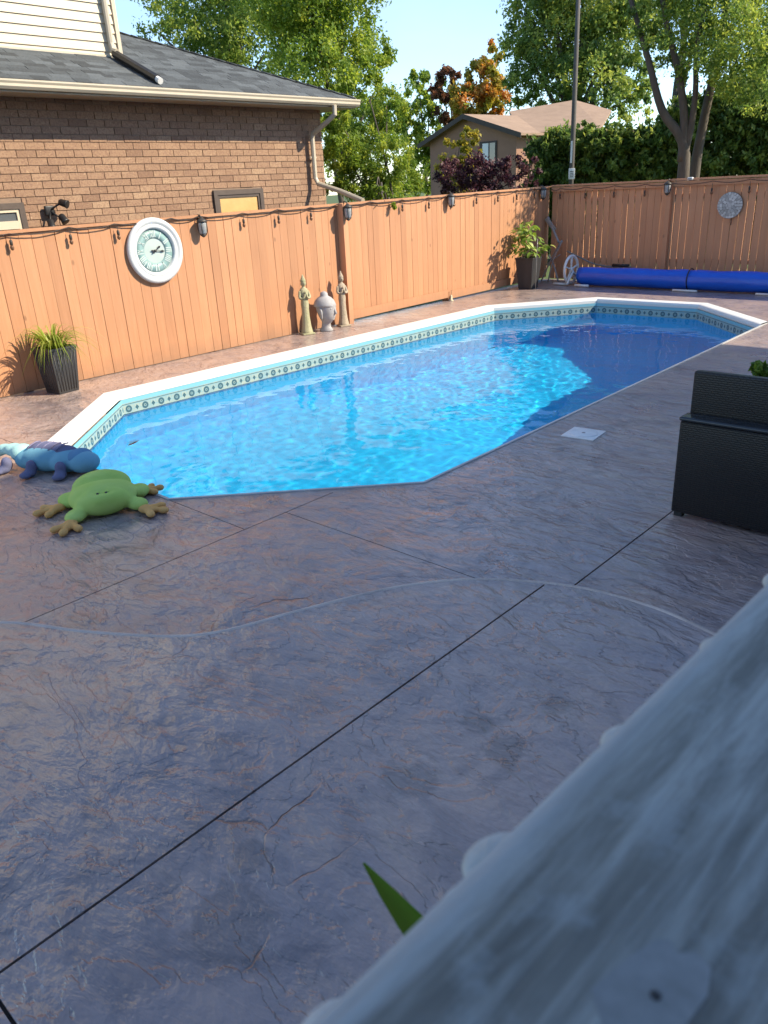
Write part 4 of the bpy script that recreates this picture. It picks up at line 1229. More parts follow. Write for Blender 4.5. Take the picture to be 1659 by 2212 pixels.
tree('linden_tree', 'multi-stemmed tree with grey forked trunks behind the shaded fence', (-7.3, 17.6, -0.3),
     [(-8.19, 17.14, 4.95, 0.45), (-7.58, 17.42, 4.76, 0.8), (-7.31, 18.62, 4.88, 1.07), (-5.94, 16.99, 4.18, 0.96), (-6.43, 17.88, 3.68, 0.64), (-7.19, 17.59, 4.04, 0.53), (-6.28, 18.99, 3.55, 0.61), (-7.52, 16.35, 4.16, 0.38), (-6.93, 17.69, 5.39, 1.18), (-7.88, 17.29, 5.58, 0.86), (-7.52, 17.45, 3.61, 0.28), (-6.3, 16.86, 4.07, 0.7), (-5.2, 18.2, 4.6, 0.9), (-6.5, 18.2, 6.4, 1.3), (-8.2, 17.5, 6.6, 1.0)], 42000, 0.075, M_LF_MID, 28, 0.2, fill=0.45,
     stems=[([(-7.28, 17.55, -0.35), (-7.28, 17.55, 1.85), (-7.36, 17.52, 2.6), (-7.78, 17.34, 3.21), (-8.1, 17.19, 4.17), (-8.54, 16.97, 5.43)], 0.15, 0.04),
            ([(-7.33, 17.52, 2.2), (-7.36, 17.52, 3.0), (-7.54, 17.44, 3.87), (-7.81, 17.32, 4.71), (-8.02, 17.22, 5.6)], 0.10, 0.04),
            ([(-7.32, 17.55, 2.3), (-7.23, 17.57, 2.8), (-7.20, 17.57, 3.5), (-7.26, 17.56, 4.33), (-7.1, 17.6, 5.4)], 0.085, 0.03),
            ([(-7.27, 18.19, -0.35), (-7.30, 18.19, 1.85), (-7.25, 18.21, 2.74), (-7.14, 18.25, 3.78), (-7.08, 18.28, 4.44), (-7.0, 18.27, 5.6)], 0.13, 0.05)])
tree('maple_tree', 'dark tree mass past the forked trunks, above the tall hedge', (-9.6, 28.6, -0.3),
     [(-10.05, 28.27, 3.73, 0.75), (-9.33, 28.51, 3.54, 0.92), (-10.5, 28.1, 3.1, 0.67), (-9.42, 28.48, 2.75, 0.92), (-9.05, 28.6, 4.8, 1.34), (-11.06, 30.03, 4.44, 0.62), (-8.0, 28.5, 4.0, 1.4), (-8.5, 28.7, 6.0, 1.3)], 20000, 0.13, M_LF_MID, 29, 0.16)
tree('spruce_tree', 'dark spruce trunk and boughs between the huge tree and the forked trunks', (-11.55, 26.6, -0.3),
     [(-11.4, 26.6, 6.8, 0.7), (-11.5, 26.5, 7.9, 0.6), (-10.9, 26.8, 7.6, 0.8)], 6000, 0.14, M_LF_DARK, 41, 0.19, bark=M_BARKD, limbs=True, fork=2.5)
tree('lilac_shrub', 'yellow-green shrub in front of the distant brick gable', (-18.1, 23.9, -0.3),
     [(-18.15, 23.89, 3.11, 0.47), (-17.8, 24.15, 3.46, 0.37), (-18.35, 23.73, 2.53, 0.5), (-17.96, 24.03, 2.5, 0.42), (-17.57, 24.32, 2.93, 0.23), (-18.0, 24.0, 1.8, 0.6)], 7000, 0.12, M_LF_YELLOW, 30, 0.06, cat='shrub')
tree('ninebark_shrub', 'purple-leaved shrub behind the fence corner', (-13.3, 18.7, -0.3),
     [(-14.02, 18.23, 2.17, 0.45), (-13.52, 18.61, 2.25, 0.51), (-13.01, 18.97, 2.11, 0.45), (-12.65, 19.21, 2.32, 0.38), (-12.34, 19.41, 2.47, 0.26), (-12.23, 19.48, 2.12, 0.28), (-14.27, 18.03, 2.01, 0.26), (-13.3, 18.7, 1.5, 0.6), (-12.0, 18.6, 1.9, 0.2)], 11000, 0.085, M_LF_PURPLE, 31, 0.05, cat='shrub')

# cedar hedge
hedge = thing('cedar_hedge', 'tall dark green hedge behind the shaded far fence', 'hedge', (-9.5, 21.2, -0.3))
cl = []
rh = random.Random(9)
for k in range(58):
    u = k / 57
    base = Vector((-13.35, 21.25, 0)).lerp(Vector((-3.6, 25.4, 0)), u)
    topz = 3.85 - 1.0 * max(0.0, 1 - u / 0.5) + 0.22 * math.sin(u * 17) + rh.uniform(-0.12, 0.12)
    for zz in np.arange(0.4, topz, 0.62):
        cl.append((base.x + 9.5 + rh.uniform(-.15, .15), base.y - 21.2 + rh.uniform(-.2, .2), zz + 0.3, 0.46))
        cl.append((base.x + 9.4 + rh.uniform(-.1, .1), base.y - 20.7 + rh.uniform(-.1, .1), zz, 0.40))
    cl.append((base.x + 9.5, base.y - 21.2, topz + 0.15, 0.33))
put('foliage', leaves_mesh('foliage', cl, 150000, 0.17, 33, per=18, tone_lo=0.0, tone_hi=1.0, fill=0.3, aspect=0.45), M_LF_DARK, hedge)
mb = MB()
for k in range(14):
    p = Vector((-12.7, 21.66, 0)).lerp(Vector((-3.8, 25.3, 0)), k / 13)
    mb.tube([(p.x + 9.5, p.y - 21.2, -0.05), (p.x + 9.5, p.y - 21.2, 3.3)], [0.06, 0.02], 6)
obj('stems', mb, M_BARKD, hedge)

# ------------------------------------------------------------------ planters
M_POT = simple('black_fluted_pot', (0.018, 0.019, 0.022), (0.036, 0.037, 0.041), 6, 0.55, 0.25, 40, stretch=(1, 1, 0.15))
M_SOIL = simple('potting_soil', (0.03, 0.022, 0.016), (0.05, 0.036, 0.026), 30, 0.95, 0.8, 80)
M_BLADE = leaf_mat('grass_blade', (0.10, 0.16, 0.02), (0.22, 0.30, 0.03), (0.38, 0.40, 0.10), 0.35)
def square_pot(parent, b, t_, h, flutes=True, mat=M_POT):
    mb = MB()
    n = 4
    prof = [(b, 0.0), (b * 1.03, 0.02), (t_, h - 0.03), (t_ * 1.04, h - 0.025), (t_ * 1.04, h), (t_ * 0.90, h), (t_ * 0.86, h - 0.05)]
    vs = []
    for r, z in prof:
        for sx, sy in ((1, 1), (-1, 1), (-1, -1), (1, -1)):
            vs.append((sx * r / 2, sy * r / 2, z))
    m_ = len(prof)
    mb.add(vs, [(i * 4 + j, i * 4 + (j + 1) % 4, (i + 1) * 4 + (j + 1) % 4, (i + 1) * 4 + j) for i in range(m_ - 1) for j in range(4)] + [(3, 2, 1, 0)])
    if flutes:
        for side in range(4):
            rz = Euler((0, 0, side * PI / 2))
            for k in range(7):
                u = (k - 3) / 3.4
                a0 = Vector((b / 2 * 1.01, u * b / 2 * 0.9, 0.03)); a1 = Vector((t_ / 2 * 0.995, u * t_ / 2 * 0.9, h - 0.05))
                a0.rotate(rz); a1.rotate(rz)
                mb.tube([a0, a1], 0.009, 5)
    p_ = obj('pot', mb, mat, parent)
    mb = MB(); r = t_ * 0.87; z = h - 0.05
    mb.add([(-r / 2, -r / 2, z), (r / 2, -r / 2, z), (r / 2, r / 2, z), (-r / 2, r / 2, z)], [(0, 1, 2, 3)])
    obj('soil', mb, M_SOIL, parent)
p1 = thing('planter', 'square black tapered planter of arching grass-like leaves by the fence', 'planter', (-8.74, 3.93, 0), R(8))
square_pot(p1, 0.25, 0.34, 0.52)
rb = random.Random(12)
def blade(mb, base, ang, length, rise, w, tone, n=7):
    mb.tone = tone
    d = Vector((math.cos(ang), math.sin(ang), 0)); s = Vector((-d.y, d.x, 0))
    vs = []
    for i in range(n + 1):
        t = i / n
        p = Vector(base) + d * length * t * (0.55 + 0.45 * t) + Vector((0, 0, rise * math.sin(min(t * 1.5, 1.57)) - 1.6 * length * max(0, t - 0.35) ** 2))
        ww = w * (0.5 + 0.5 * math.sin(PI * min(t * 1.2 + 0.15, 1))) * (1 - t ** 3)
        vs += [p - s * ww, p + Vector((0, 0, -ww * 0.35)), p + s * ww]
    mb.add(vs, [(3 * i + j, 3 * i + j + 1, 3 * i + 4 + j, 3 * i + 3 + j) for i in range(n) for j in range(2)], True)
for k in range(130):
    mb = MB(); a = rb.uniform(0, 2 * PI); r = rb.uniform(0, 0.09)
    blade(mb, (r * math.cos(a), r * math.sin(a), 0.47), a + rb.uniform(-.4, .4), rb.uniform(0.24, 0.62), rb.uniform(0.16, 0.40), rb.uniform(0.007, 0.012), rb.random())
    obj('leaf', mb, M_BLADE, p1)

p2 = thing('planter', 'tall square black planter with broad-leaved plant beside the pool cover reel', 'planter', (-8.62, 13.66, 0), R(4))
square_pot(p2, 0.27, 0.38, 0.60, flutes=False)
M_BROAD = leaf_mat('broad_leaf', (0.09, 0.17, 0.025), (0.19, 0.30, 0.04), (0.42, 0.50, 0.16), 0.35)
stem = MB(); tips = []
for k in range(16):
    a = rb.uniform(0, 2 * PI); r = rb.uniform(0.12, 0.27); h = rb.uniform(0.72, 1.18)
    tip = Vector((r * math.cos(a), r * math.sin(a), h)); tips.append(tip)
    stem.tube(smoothpts([(0.3 * r * math.cos(a), 0.3 * r * math.sin(a), 0.55), (0.6 * tip.x, 0.6 * tip.y, 0.55 + (h - 0.55) * 0.6), tip], 3), 0.006, 5)
obj('stems', stem, simple('green_stem', (0.12, 0.16, 0.04), None, 10, 0.6), p2)
lm = {}
for k in range(190):
    tip = tips[k % 16]; c = tip + Vector((rb.gauss(0, 0.075), rb.gauss(0, 0.075), rb.gauss(-0.02, 0.08)))
    if c.z < 0.62: c.z = 0.62 + rb.random() * 0.1
    tone = rb.choice([0.1, 0.35, 0.55, 0.75, 0.95]); key = tone
    if key not in lm:
        mb = MB(); mb.tone = tone; Ls, Ws = 0.12, 0.034
        vs = []
        for i in range(6):
            t = i / 5; ww = Ws * math.sin(PI * (t * 0.93 + 0.05)) ** 0.8; zz = -0.05 * t * t
            vs += [(Ls * t, -ww, zz + ww * 0.3), (Ls * t, 0, zz), (Ls * t, ww, zz + ww * 0.3)]
        mb.add(vs, [(3 * i + j, 3 * i + j + 1, 3 * i + 4 + j, 3 * i + 3 + j) for i in range(5) for j in range(2)], True)
        lm[key] = mb.mesh('leaf')
    put('leaf', lm[key], M_BROAD, p2, loc=c, rot=(rb.uniform(-.5, .5), rb.uniform(-.5, .6), math.atan2(c.y, c.x) + rb.gauss(0, 0.8)))
mb = MB(); mb.tube([(0.22, -0.10, 0.0), (0.235, -0.11, 0.62), (0.24, -0.11, 0.95)], 0.006, 5); obj('support_cane', mb, M_LGLASS, p2)

# ------------------------------------------------------------------ statues
M_STONE_G = simple('mossy_cast_stone', (0.42, 0.39, 0.25), (0.30, 0.31, 0.18), 11, 0.85, 0.7, 45)
M_STONE_P = simple('pale_cast_stone', (0.44, 0.36, 0.27), (0.31, 0.27, 0.20), 12, 0.85, 0.7, 45)
M_STONE_H = simple('grey_cast_stone', (0.40, 0.40, 0.41), (0.30, 0.30, 0.31), 8, 0.7, 0.35, 40)
def praying_statue(loc, label, mat, rz, h=0.84):
    t = thing('garden_statue', label, 'statue', loc, rz, 'slim standing figure statues by the fence')
    k = h / 0.84
    mb = MB()
    # robe: elliptical loft
    prof = [(0.080, 0.0, 0.075), (0.085, 0.03, 0.08), (0.078, 0.06, 0.07), (0.066, 0.12, 0.058), (0.055, 0.25, 0.048), (0.052, 0.36, 0.046), (0.058, 0.43, 0.05), (0.052, 0.50, 0.044), (0.060, 0.56, 0.046), (0.066, 0.61, 0.046), (0.055, 0.645, 0.04), (0.026, 0.665, 0.026), (0.022, 0.68, 0.022)]
    n = 24; vs = []
    for i, (r, z, d) in enumerate(prof):
        for j in range(n):
            a = 2 * PI * j / n
            fl = 1 + (0.05 * math.cos(9 * a) if z < 0.45 else 0.0)
            vs.append((d * math.cos(a) * fl * k, r * math.sin(a) * fl * k, z * k))
    mb.add(vs, [(i * n + j, i * n + (j + 1) % n, (i + 1) * n + (j + 1) % n, (i + 1) * n + j) for i in range(len(prof) - 1) for j in range(n)] + [tuple(reversed(range(n)))], True)
    # arms meeting in front of the chest
    for s in (-1, 1):
        mb.tube(smoothpts([(0.0, s * 0.060 * k, 0.615 * k), (0.02 * k, s * 0.078 * k, 0.53 * k), (0.055 * k, s * 0.035 * k, 0.52 * k), (0.062 * k, s * 0.010 * k, 0.575 * k)], 4), [0.021 * k] * 6 + [0.016 * k] * 7, 8)
    mb.ball((0.064 * k, 0, 0.59 * k), (0.013 * k, 0.014 * k, 0.03 * k))
    obj('figure', mb, mat, t)
    mb = MB()
    mb.ball((0.005 * k, 0, 0.725 * k), (0.042 * k, 0.036 * k, 0.05 * k), 18, 12)
    mb.ball((0.045 * k, 0, 0.718 * k), (0.009 * k, 0.007 * k, 0.014 * k), 8, 6)
    mb.ball((0.036 * k, 0, 0.697 * k), (0.010 * k, 0.012 * k, 0.005 * k), 8, 6)
    for s in (-1, 1):
        mb.ball((0.004 * k, s * 0.037 * k, 0.715 * k), (0.010 * k, 0.006 * k, 0.026 * k), 8, 6)
        mb.ball((0.037 * k, s * 0.015 * k, 0.728 * k), (0.005 * k, 0.009 * k, 0.004 * k), 8, 6)
    obj('head', mb, mat, t)
    mb = MB(); mb.lathe([(0.040 * k, 0.745 * k), (0.043 * k, 0.755 * k), (0.036 * k, 0.772 * k), (0.030 * k, 0.778 * k), (0.028 * k, 0.795 * k), (0.018 * k, 0.805 * k), (0.013 * k, 0.825 * k), (0.003 * k, 0.845 * k)], 18)
    obj('headdress', mb, mat, t)
    mb = MB(); mb.rbox((0, 0, 0.012), (0.18 * k, 0.19 * k, 0.024), 0.008); obj('plinth', mb, mat, t)
praying_statue((-8.90, 7.93, 0), 'mossy green-tinged slim statue nearest the clock, beside the grey head bust', M_STONE_G, R(-20), 0.87)
praying_statue((-8.90, 8.72, 0), 'tan slim statue standing against the dark fence post', M_STONE_P, R(-20), 0.84)
hb = thing('head_bust', 'grey stone head bust between the two slim statues', 'statue', (-8.84, 8.27, 0), R(15))
mb = MB()
# neck and skull with a face turned to +x
prof = [(0.10, 0.0, 0.0), (0.105, 0.02, 0.0), (0.075, 0.06, 0.005), (0.068, 0.11, 0.008), (0.085, 0.15, 0.03), (0.115, 0.19, 0.035), (0.138, 0.25, 0.03), (0.152, 0.32, 0.02), (0.160, 0.39, 0.012)]
n = 28; vs = []
for r, z, ox in prof:
    for j in range(n):
        a = 2 * PI * j / n
        ex = 1.08 if math.cos(a) > 0 else 0.95
        vs.append((ox + r * ex * math.cos(a), r * 0.92 * math.sin(a), z))
mb.add(vs, [(i * n + j, i * n + (j + 1) % n, (i + 1) * n + (j + 1) % n, (i + 1) * n + j) for i in range(len(prof) - 1) for j in range(n)] + [tuple(reversed(range(n)))], True)
mb.tube([(0.165, 0, 0.37), (0.186, 0, 0.31), (0.196, 0, 0.275), (0.165, 0, 0.262)], [0.014, 0.018, 0.024, 0.016], 8)      # nose
for s in (-1, 1):
    mb.tube([(0.178, s * 0.02, 0.375), (0.165, s * 0.062, 0.385), (0.135, s * 0.10, 0.372)], [0.010, 0.011, 0.006], 6)   # brow
    mb.ball((0.152, s * 0.056, 0.345), (0.018, 0.03, 0.014), 10, 8)                                                          # eyelid
    mb.tube([(0.02, s * 0.150, 0.37), (0.035, s * 0.158, 0.31), (0.03, s * 0.142, 0.22), (0.02, s * 0.125, 0.19)], [0.016, 0.02, 0.017, 0.012], 8)   # long ear
mb.ball((0.160, 0, 0.232), (0.018, 0.038, 0.010), 10, 6); mb.ball((0.156, 0, 0.216), (0.018, 0.032, 0.009), 10, 6)          # lips
mb.ball((0.125, 0, 0.185), (0.035, 0.04, 0.025), 10, 8)                                                                      # chin
obj('head', mb, M_STONE_H, hb)
mb = MB(); mb.lathe([(0.170, 0.375), (0.176, 0.39), (0.172, 0.41), (0.150, 0.46), (0.11, 0.50), (0.072, 0.52), (0.062, 0.53), (0.060, 0.555), (0.045, 0.58), (0.012, 0.595)], 28, (0.008, 0, 0), 1.0, 0.94)
obj('hair_cap', mb, M_STONE_H, hb)

# small candle-like stake light at the foot of the fence
sk = thing('stake_light', 'small pale stake light at the foot of the sunlit fence', 'light', (FX + 0.05, 11.66, 0))
mb = MB(); mb.lathe([(0.045, 0.0), (0.04, 0.015), (0.022, 0.02), (0.02, 0.09), (0.008, 0.11)], 14); obj('body', mb, simple('pale_plastic', (0.62, 0.55, 0.38), None, 10, 0.5), sk)
mb = MB(); mb.tube([(0, 0, 0.11), (0.004, 0, 0.19)], 0.004, 6); obj('stem', mb, M_BRONZE, sk)

# ------------------------------------------------------------------ rolled pool cover on its reel
M_COVER = simple('blue_cover', (0.010, 0.12, 0.68), (0.008, 0.09, 0.58), 3, 0.28, 0.4, 14, stretch=(1, 4, 4))
reel = thing('pool_cover_reel', 'rolled bright blue solar pool cover on a white reel', 'pool cover', (-8.0, 14.42, 0))
mb = MB(); rr = random.Random(4)
pts = []; rads = []
for i in range(41):
    xx = 0.10 + i * 0.14
    pts.append((xx, 0.015 * math.sin(i * 0.5), 0.195 + 0.006 * math.sin(i * 0.9))); rads.append(0.158 + 0.010 * min(1, i / 8) + rr.uniform(-0.003, 0.003) - (0.014 if i == 16 else 0))
mb.tube(pts, rads, 26); obj('cover_roll', mb, M_COVER, reel)
# loose outer flap spiralling under the roll
mb = MB(); vs = []; n = 10
for i in range(41):
    xx = 0.18 + i * 0.138
    for j in range(n):
        a = R(-200 + j * 16); r = 0.182 + 0.004 * math.sin(i * 0.7 + j)
        vs.append((xx, math.cos(a) * r, 0.196 + math.sin(a) * r))
mb.add(vs, [(i * n + j, i * n + j + 1, (i + 1) * n + j + 1, (i + 1) * n + j) for i in range(40) for j in range(n - 1)], True)
obj('cover_flap', mb, M_COVER, reel)
for xx in (2.33, 4.5):
    mb = MB(); mb.tube([(xx, 0.19 * math.cos(a), 0.195 + 0.19 * math.sin(a)) for a in [R(k * 24) for k in range(16)]], 0.010, 6); obj('tie_strap', mb, M_BLACK, reel)
mb = MB(); mb.tube([(-0.14, 0, 0.25), (0.15, 0, 0.20)], 0.025, 10); obj('axle', mb, M_LGLASS, reel)
# hand wheel
wh = MB(); n = 40; tor = []
for k in range(n + 1):
    a = 2 * PI * k / n; tor.append((-0.10, 0.262 * math.cos(a), 0.30 + 0.262 * math.sin(a)))
wh.tube(tor, 0.028, 8)
wheel = obj('hand_wheel', wh, M_SKIM, reel)
for k in range(5):
    a = 2 * PI * k / 5 + 0.3
    mb = MB(); mb.tube([(-0.10, 0.02 * math.cos(a), 0.30 + 0.02 * math.sin(a)), (-0.10, 0.25 * math.cos(a), 0.30 + 0.25 * math.sin(a))], 0.022, 8, flat=0.6); obj('spoke', mb, M_SKIM, wheel)
mb = MB(); mb.tube([(-0.13, 0, 0.30), (-0.06, 0, 0.30)], 0.05, 12); obj('wheel_hub', mb, M_SKIM, wheel)
# white stand legs and foot bars
for xx in (-0.04, 4.95):
    mb = MB(); mb.tube([(xx, -0.26, 0.04), (xx, -0.02, 0.27), (xx, 0.24, 0.04)], 0.022, 8); obj('stand_leg', mb, M_SKIM, reel)
for (x0, x1, yy) in ((-0.42, -0.12, -0.12), (0.12, 0.42, -0.22)):
    mb = MB(); mb.tube([(x0, yy, 0.03), (x1, yy, 0.03)], 0.024, 8); obj('foot_bar', mb, M_SKIM, reel)
for x0, x1 in ((2.10, 2.55), (3.55, 4.25)):
    mb = MB(); mb.tube([(x0, -0.20, 0.022), (x1, -0.21, 0.022)], 0.02, 8); obj('ground_bar', mb, M_SKIM, reel)

# ------------------------------------------------------------------ grey folded stand and hose in the corner
M_GREYM = simple('grey_painted_wood', (0.36, 0.33, 0.30), (0.27, 0.24, 0.22), 8, 0.7, 0.3, 40)
cs_ = thing('folded_stand', 'grey weathered folding stand leaning in the fence corner', 'stand', (-8.72, 14.80, 0))
for nm, pts, w in (('pole', [(-0.30, 0.20, 1.27), (-0.10, 0.12, 1.0), (0.10, 0.0, 0.78)], 0.030), ('leg', [(0.16, 0.0, 0.83), (-0.02, -0.06, 0.48), (-0.22, -0.12, 0.02)], 0.024), ('leg', [(0.18, 0.0, 0.82), (0.05, -0.12, 0.45), (0.02, -0.25, 0.02)], 0.024),
                   ('leg', [(-0.16, 0.05, 0.52), (0.0, -0.02, 0.36), (0.20, -0.14, 0.02)], 0.022), ('brace', [(-0.20, 0.02, 0.34), (0.16, -0.04, 0.55)], 0.016)):
    mb = MB(); mb.tube(smoothpts(pts, 3) if len(pts) > 2 else pts, w, 8, flat=0.6); obj(nm, mb, M_GREYM, cs_)
mb = MB(); mb.rbox((-0.19, 0.13, 1.13), (0.09, 0.03, 0.30), 0.012, rot=Euler((R(10), R(-36), 0))); obj('paddle', mb, M_GREYM, cs_)
hs = thing('garden_hose', 'grey hose drooping from the folded stand toward the blue cover', 'hose', (-8.38, 14.72, 0.62))
mb = MB(); mb.tube(smoothpts([(0, 0, 0.0), (0.25, 0.02, -0.10), (0.55, 0.04, -0.22), (0.85, 0.05, -0.275), (1.15, 0.06, -0.28), (1.4, 0.02, -0.27)], 5), 0.016, 8); obj('tube', mb, simple('grey_hose', (0.22, 0.20, 0.18), None, 20, 0.5), hs)
mb = MB(); mb.tube([(1.0, 0.04, -0.25), (1.35, 0.03, -0.25)], 0.028, 8); obj('nozzle', mb, M_BLACK, hs)

# ------------------------------------------------------------------ skimmer lid in the deck
lid = thing('skimmer_lid', 'white square skimmer lid set in the deck beside the pool', 'skimmer lid', (-3.01, 5.69, 0.0), R(6))
mb = MB(); mb.rbox((0, 0, 0.004), (0.285, 0.285, 0.012), 0.004); obj('collar', mb, M_SKIM, lid)
mb = MB(); mb.lathe([(0.118, 0.008), (0.118, 0.013), (0.112, 0.014), (0.001, 0.0135)], 32); c_ = obj('cover', mb, M_SKIM, lid)
mb = MB(); mb.lathe([(0.016, 0.013), (0.016, 0.0145), (0.001, 0.0148)], 14); obj('finger_hole', mb, M_LGLASS, c_)

# ------------------------------------------------------------------ plush toys
def plush_mat(name, c1, c2):
    m, nt, b, out = new_mat(name)
    v = coords(nt)
    c = mixc(nt, ramp(nt, noise(nt, v, 5, 3, 0.5), [(0.35, 0.0), (0.65, 1.0)]), c1, c2)
    nt.links.new(c, b.inputs['Base Color']); b.inputs['Roughness'].default_value = 0.95
    b.inputs['Specular IOR Level'].default_value = 0.1
    b.inputs['Sheen Weight'].default_value = 0.5; b.inputs['Sheen Roughness'].default_value = 0.5
    b.inputs['Sheen Tint'].default_value = (*c1, 1)
    bump(nt, b, noise(nt, v, 160, 2, 0.7), 0.6, 0.004)
    return m
M_FROG = plush_mat('green_plush', (0.42, 0.60, 0.14), (0.48, 0.64, 0.18))
M_FROGF = plush_mat('orange_plush', (0.66, 0.36, 0.12), (0.72, 0.42, 0.16))
M_LIZB = plush_mat('blue_plush', (0.10, 0.23, 0.38), (0.13, 0.27, 0.42))
M_LIZT = plush_mat('teal_plush', (0.34, 0.58, 0.57), (0.40, 0.63, 0.62))
M_LIZD = plush_mat('violet_plush', (0.12, 0.13, 0.22), (0.15, 0.155, 0.25))
M_LIZM = plush_mat('azure_plush', (0.14, 0.33, 0.44), (0.18, 0.38, 0.49))

def fused(balls, name, mat, parent, voxel=0.012, smooth=6, squash=True, dents=()):
    """one continuous soft body out of overlapping ellipsoids (voxel remesh)"""
    mb = MB()
    for c, r, rot in balls: mb.ball(c, r, 20, 14, rot=rot)
    me = mb.mesh(name)
    o = put(name, me, mat, parent)
    rm = o.modifiers.new('r', 'REMESH'); rm.mode = 'VOXEL'; rm.voxel_size = voxel
    sm = o.modifiers.new('s', 'SMOOTH'); sm.iterations = smooth; sm.factor = 0.6
    dg = bpy.context.evaluated_depsgraph_get()
    me2 = bpy.data.meshes.new_from_object(o.evaluated_get(dg))
    o.modifiers.clear()
    for v in me2.vertices:
        for dc, dr, amt in dents:
            d = Vector((v.co.x - dc[0], v.co.y - dc[1], (v.co.z - dc[2])))
            k = math.exp(-((d.x / dr[0]) ** 2 + (d.y / dr[1]) ** 2 + (d.z / dr[2]) ** 2))
            v.co += Vector(amt) * k
        if v.co.z < 0.004: v.co.z = 0.004
    me2.polygons.foreach_set('use_smooth', [True] * len(me2.polygons))
    me2.name = name
    if not me2.materials: me2.materials.append(mat)
    o.data = me2
    return o
def Z(a): return Euler((0, 0, a))
# local +x = toward the camera (front of the frog); 
frog = thing('plush_frog', 'green plush frog with orange feet lying on the deck by the pool', 'plush toy', (-4.93, 2.34, 0.0), math.atan2(-0.40, 0.78))
fused([((0.0, 0, 0.10), (0.225, 0.25, 0.11), None), ((-0.20, 0.0, 0.11), (0.17, 0.22, 0.118), None), ((0.13, 0, 0.10), (0.12, 0.20, 0.10), None),
       ((0.13, 0.0, 0.125), (0.12, 0.17, 0.082), None), ((0.20, -0.20, 0.05), (0.10, 0.075, 0.045), Z(-0.5)), ((0.16, 0.23, 0.05), (0.09, 0.07, 0.045), Z(0.7)),
       ((-0.16, -0.24, 0.05), (0.12, 0.09, 0.05), Z(0.3)), ((-0.12, 0.26, 0.05), (0.10, 0.08, 0.05), Z(-0.3))],
      'body', M_FROG, frog, dents=[((0.155, 0.0, 0.20), (0.05, 0.085, 0.06), (-0.008, 0, -0.032)), ((-0.095, 0, 0.25), (0.030, 0.22, 0.09), (0.0, 0, -0.022))])
for s in (-1, 1):
    mb = MB(); mb.ball((0.168, s * 0.030, 0.172), (0.012, 0.011, 0.012), 12, 8); obj('nostril', mb, M_BLACK, frog)
    mb = MB(); mb.ball((0.150, s * 0.036, 0.175), (0.018, 0.024, 0.014), 12, 8); obj('nose_pad', mb, M_FROG, frog)
def frog_foot(at, ang, s=1.0):
    bl_ = [((0, 0, 0.032), (0.06 * s, 0.05 * s, 0.030), None)]
    for da, ln in ((-0.8, 0.115), (0.0, 0.145), (0.8, 0.115)):
        for q_, rr_ in ((0.5, 0.032), (0.95, 0.038)):
            bl_.append(((math.cos(da) * ln * q_ * s, math.sin(da) * ln * q_ * s, 0.028), (rr_ * s * 1.15, rr_ * s * 0.85, 0.026), Z(da)))
    f = fused(bl_, 'foot', M_FROGF, frog, 0.009, 4)
    f.location = at; f.rotation_euler = (0, 0, ang)
frog_foot((0.29, -0.24, 0.0), R(-20)); frog_foot((0.25, 0.28, 0.0), R(58)); frog_foot((-0.08, -0.33, 0.0), R(-78), 1.0); frog_foot((-0.16, 0.30, 0.0), R(95), 0.85)
frog.scale = (0.95, 0.95, 0.95)

liz = thing('plush_lizard', 'blue plush lizard with teal tail beside the pool coping', 'plush toy', (-6.12, 2.50, 0.0), math.atan2(0.36, 0.80))
# local +x = toward the frog, -x = tail leaving the picture
fused([((0.0, 0, 0.10), (0.24, 0.155, 0.105), None), ((0.20, 0.0, 0.09), (0.16, 0.145, 0.092), None), ((0.36, 0.0, 0.085), (0.13, 0.125, 0.085), None), ((-0.16, 0, 0.09), (0.13, 0.13, 0.09), None)], 'body', M_LIZM, liz)
fused([((-0.24, 0.0, 0.13), (0.09, 0.10, 0.075), None), ((-0.33, 0.015, 0.145), (0.09, 0.075, 0.055), None), ((-0.43, 0.03, 0.14), (0.09, 0.06, 0.045), None), ((-0.53, 0.02, 0.11), (0.08, 0.05, 0.04), None), ((-0.61, -0.02, 0.07), (0.07, 0.045, 0.036), None), ((-0.66, -0.07, 0.045), (0.06, 0.05, 0.034), None)], 'tail', M_LIZT, liz)
fused([((0.0, 0.03, 0.135), (0.225, 0.12, 0.088), None), ((0.16, 0.03, 0.125), (0.12, 0.11, 0.078), None)], 'back_patch', M_LIZD, liz)
fused([((0.31, 0.02, 0.112), (0.10, 0.125, 0.075), None)], 'shoulder_patch', M_LIZB, liz)
for k in range(5):
    xx = -0.12 + k * 0.07
    mb = MB(); mb.tube([(xx, -0.062, 0.190), (xx + 0.012, -0.02, 0.212), (xx + 0.018, 0.03, 0.220), (xx + 0.02, 0.075, 0.213)], 0.006, 6); obj('stripe', mb, simple('lilac_stitch', (0.22, 0.21, 0.34), None, 20, 0.9) if k == 0 else bpy.data.materials['lilac_stitch'], liz)
for (at, ang) in (((-0.02, -0.185, 0.0), R(-100)), ((-0.30, -0.155, 0.0), R(-120)), ((0.26, -0.17, 0.0), R(-70)), ((0.02, 0.18, 0.0), R(100))):
    f = fused([((-0.02, 0, 0.075), (0.045, 0.045, 0.06), None), ((0.01, 0, 0.035), (0.055, 0.05, 0.034), None), ((0.055, 0, 0.028), (0.04, 0.055, 0.026), None)], 'leg', M_LIZD, liz, 0.010, 4)
    f.location = at; f.rotation_euler = (0, 0, ang)

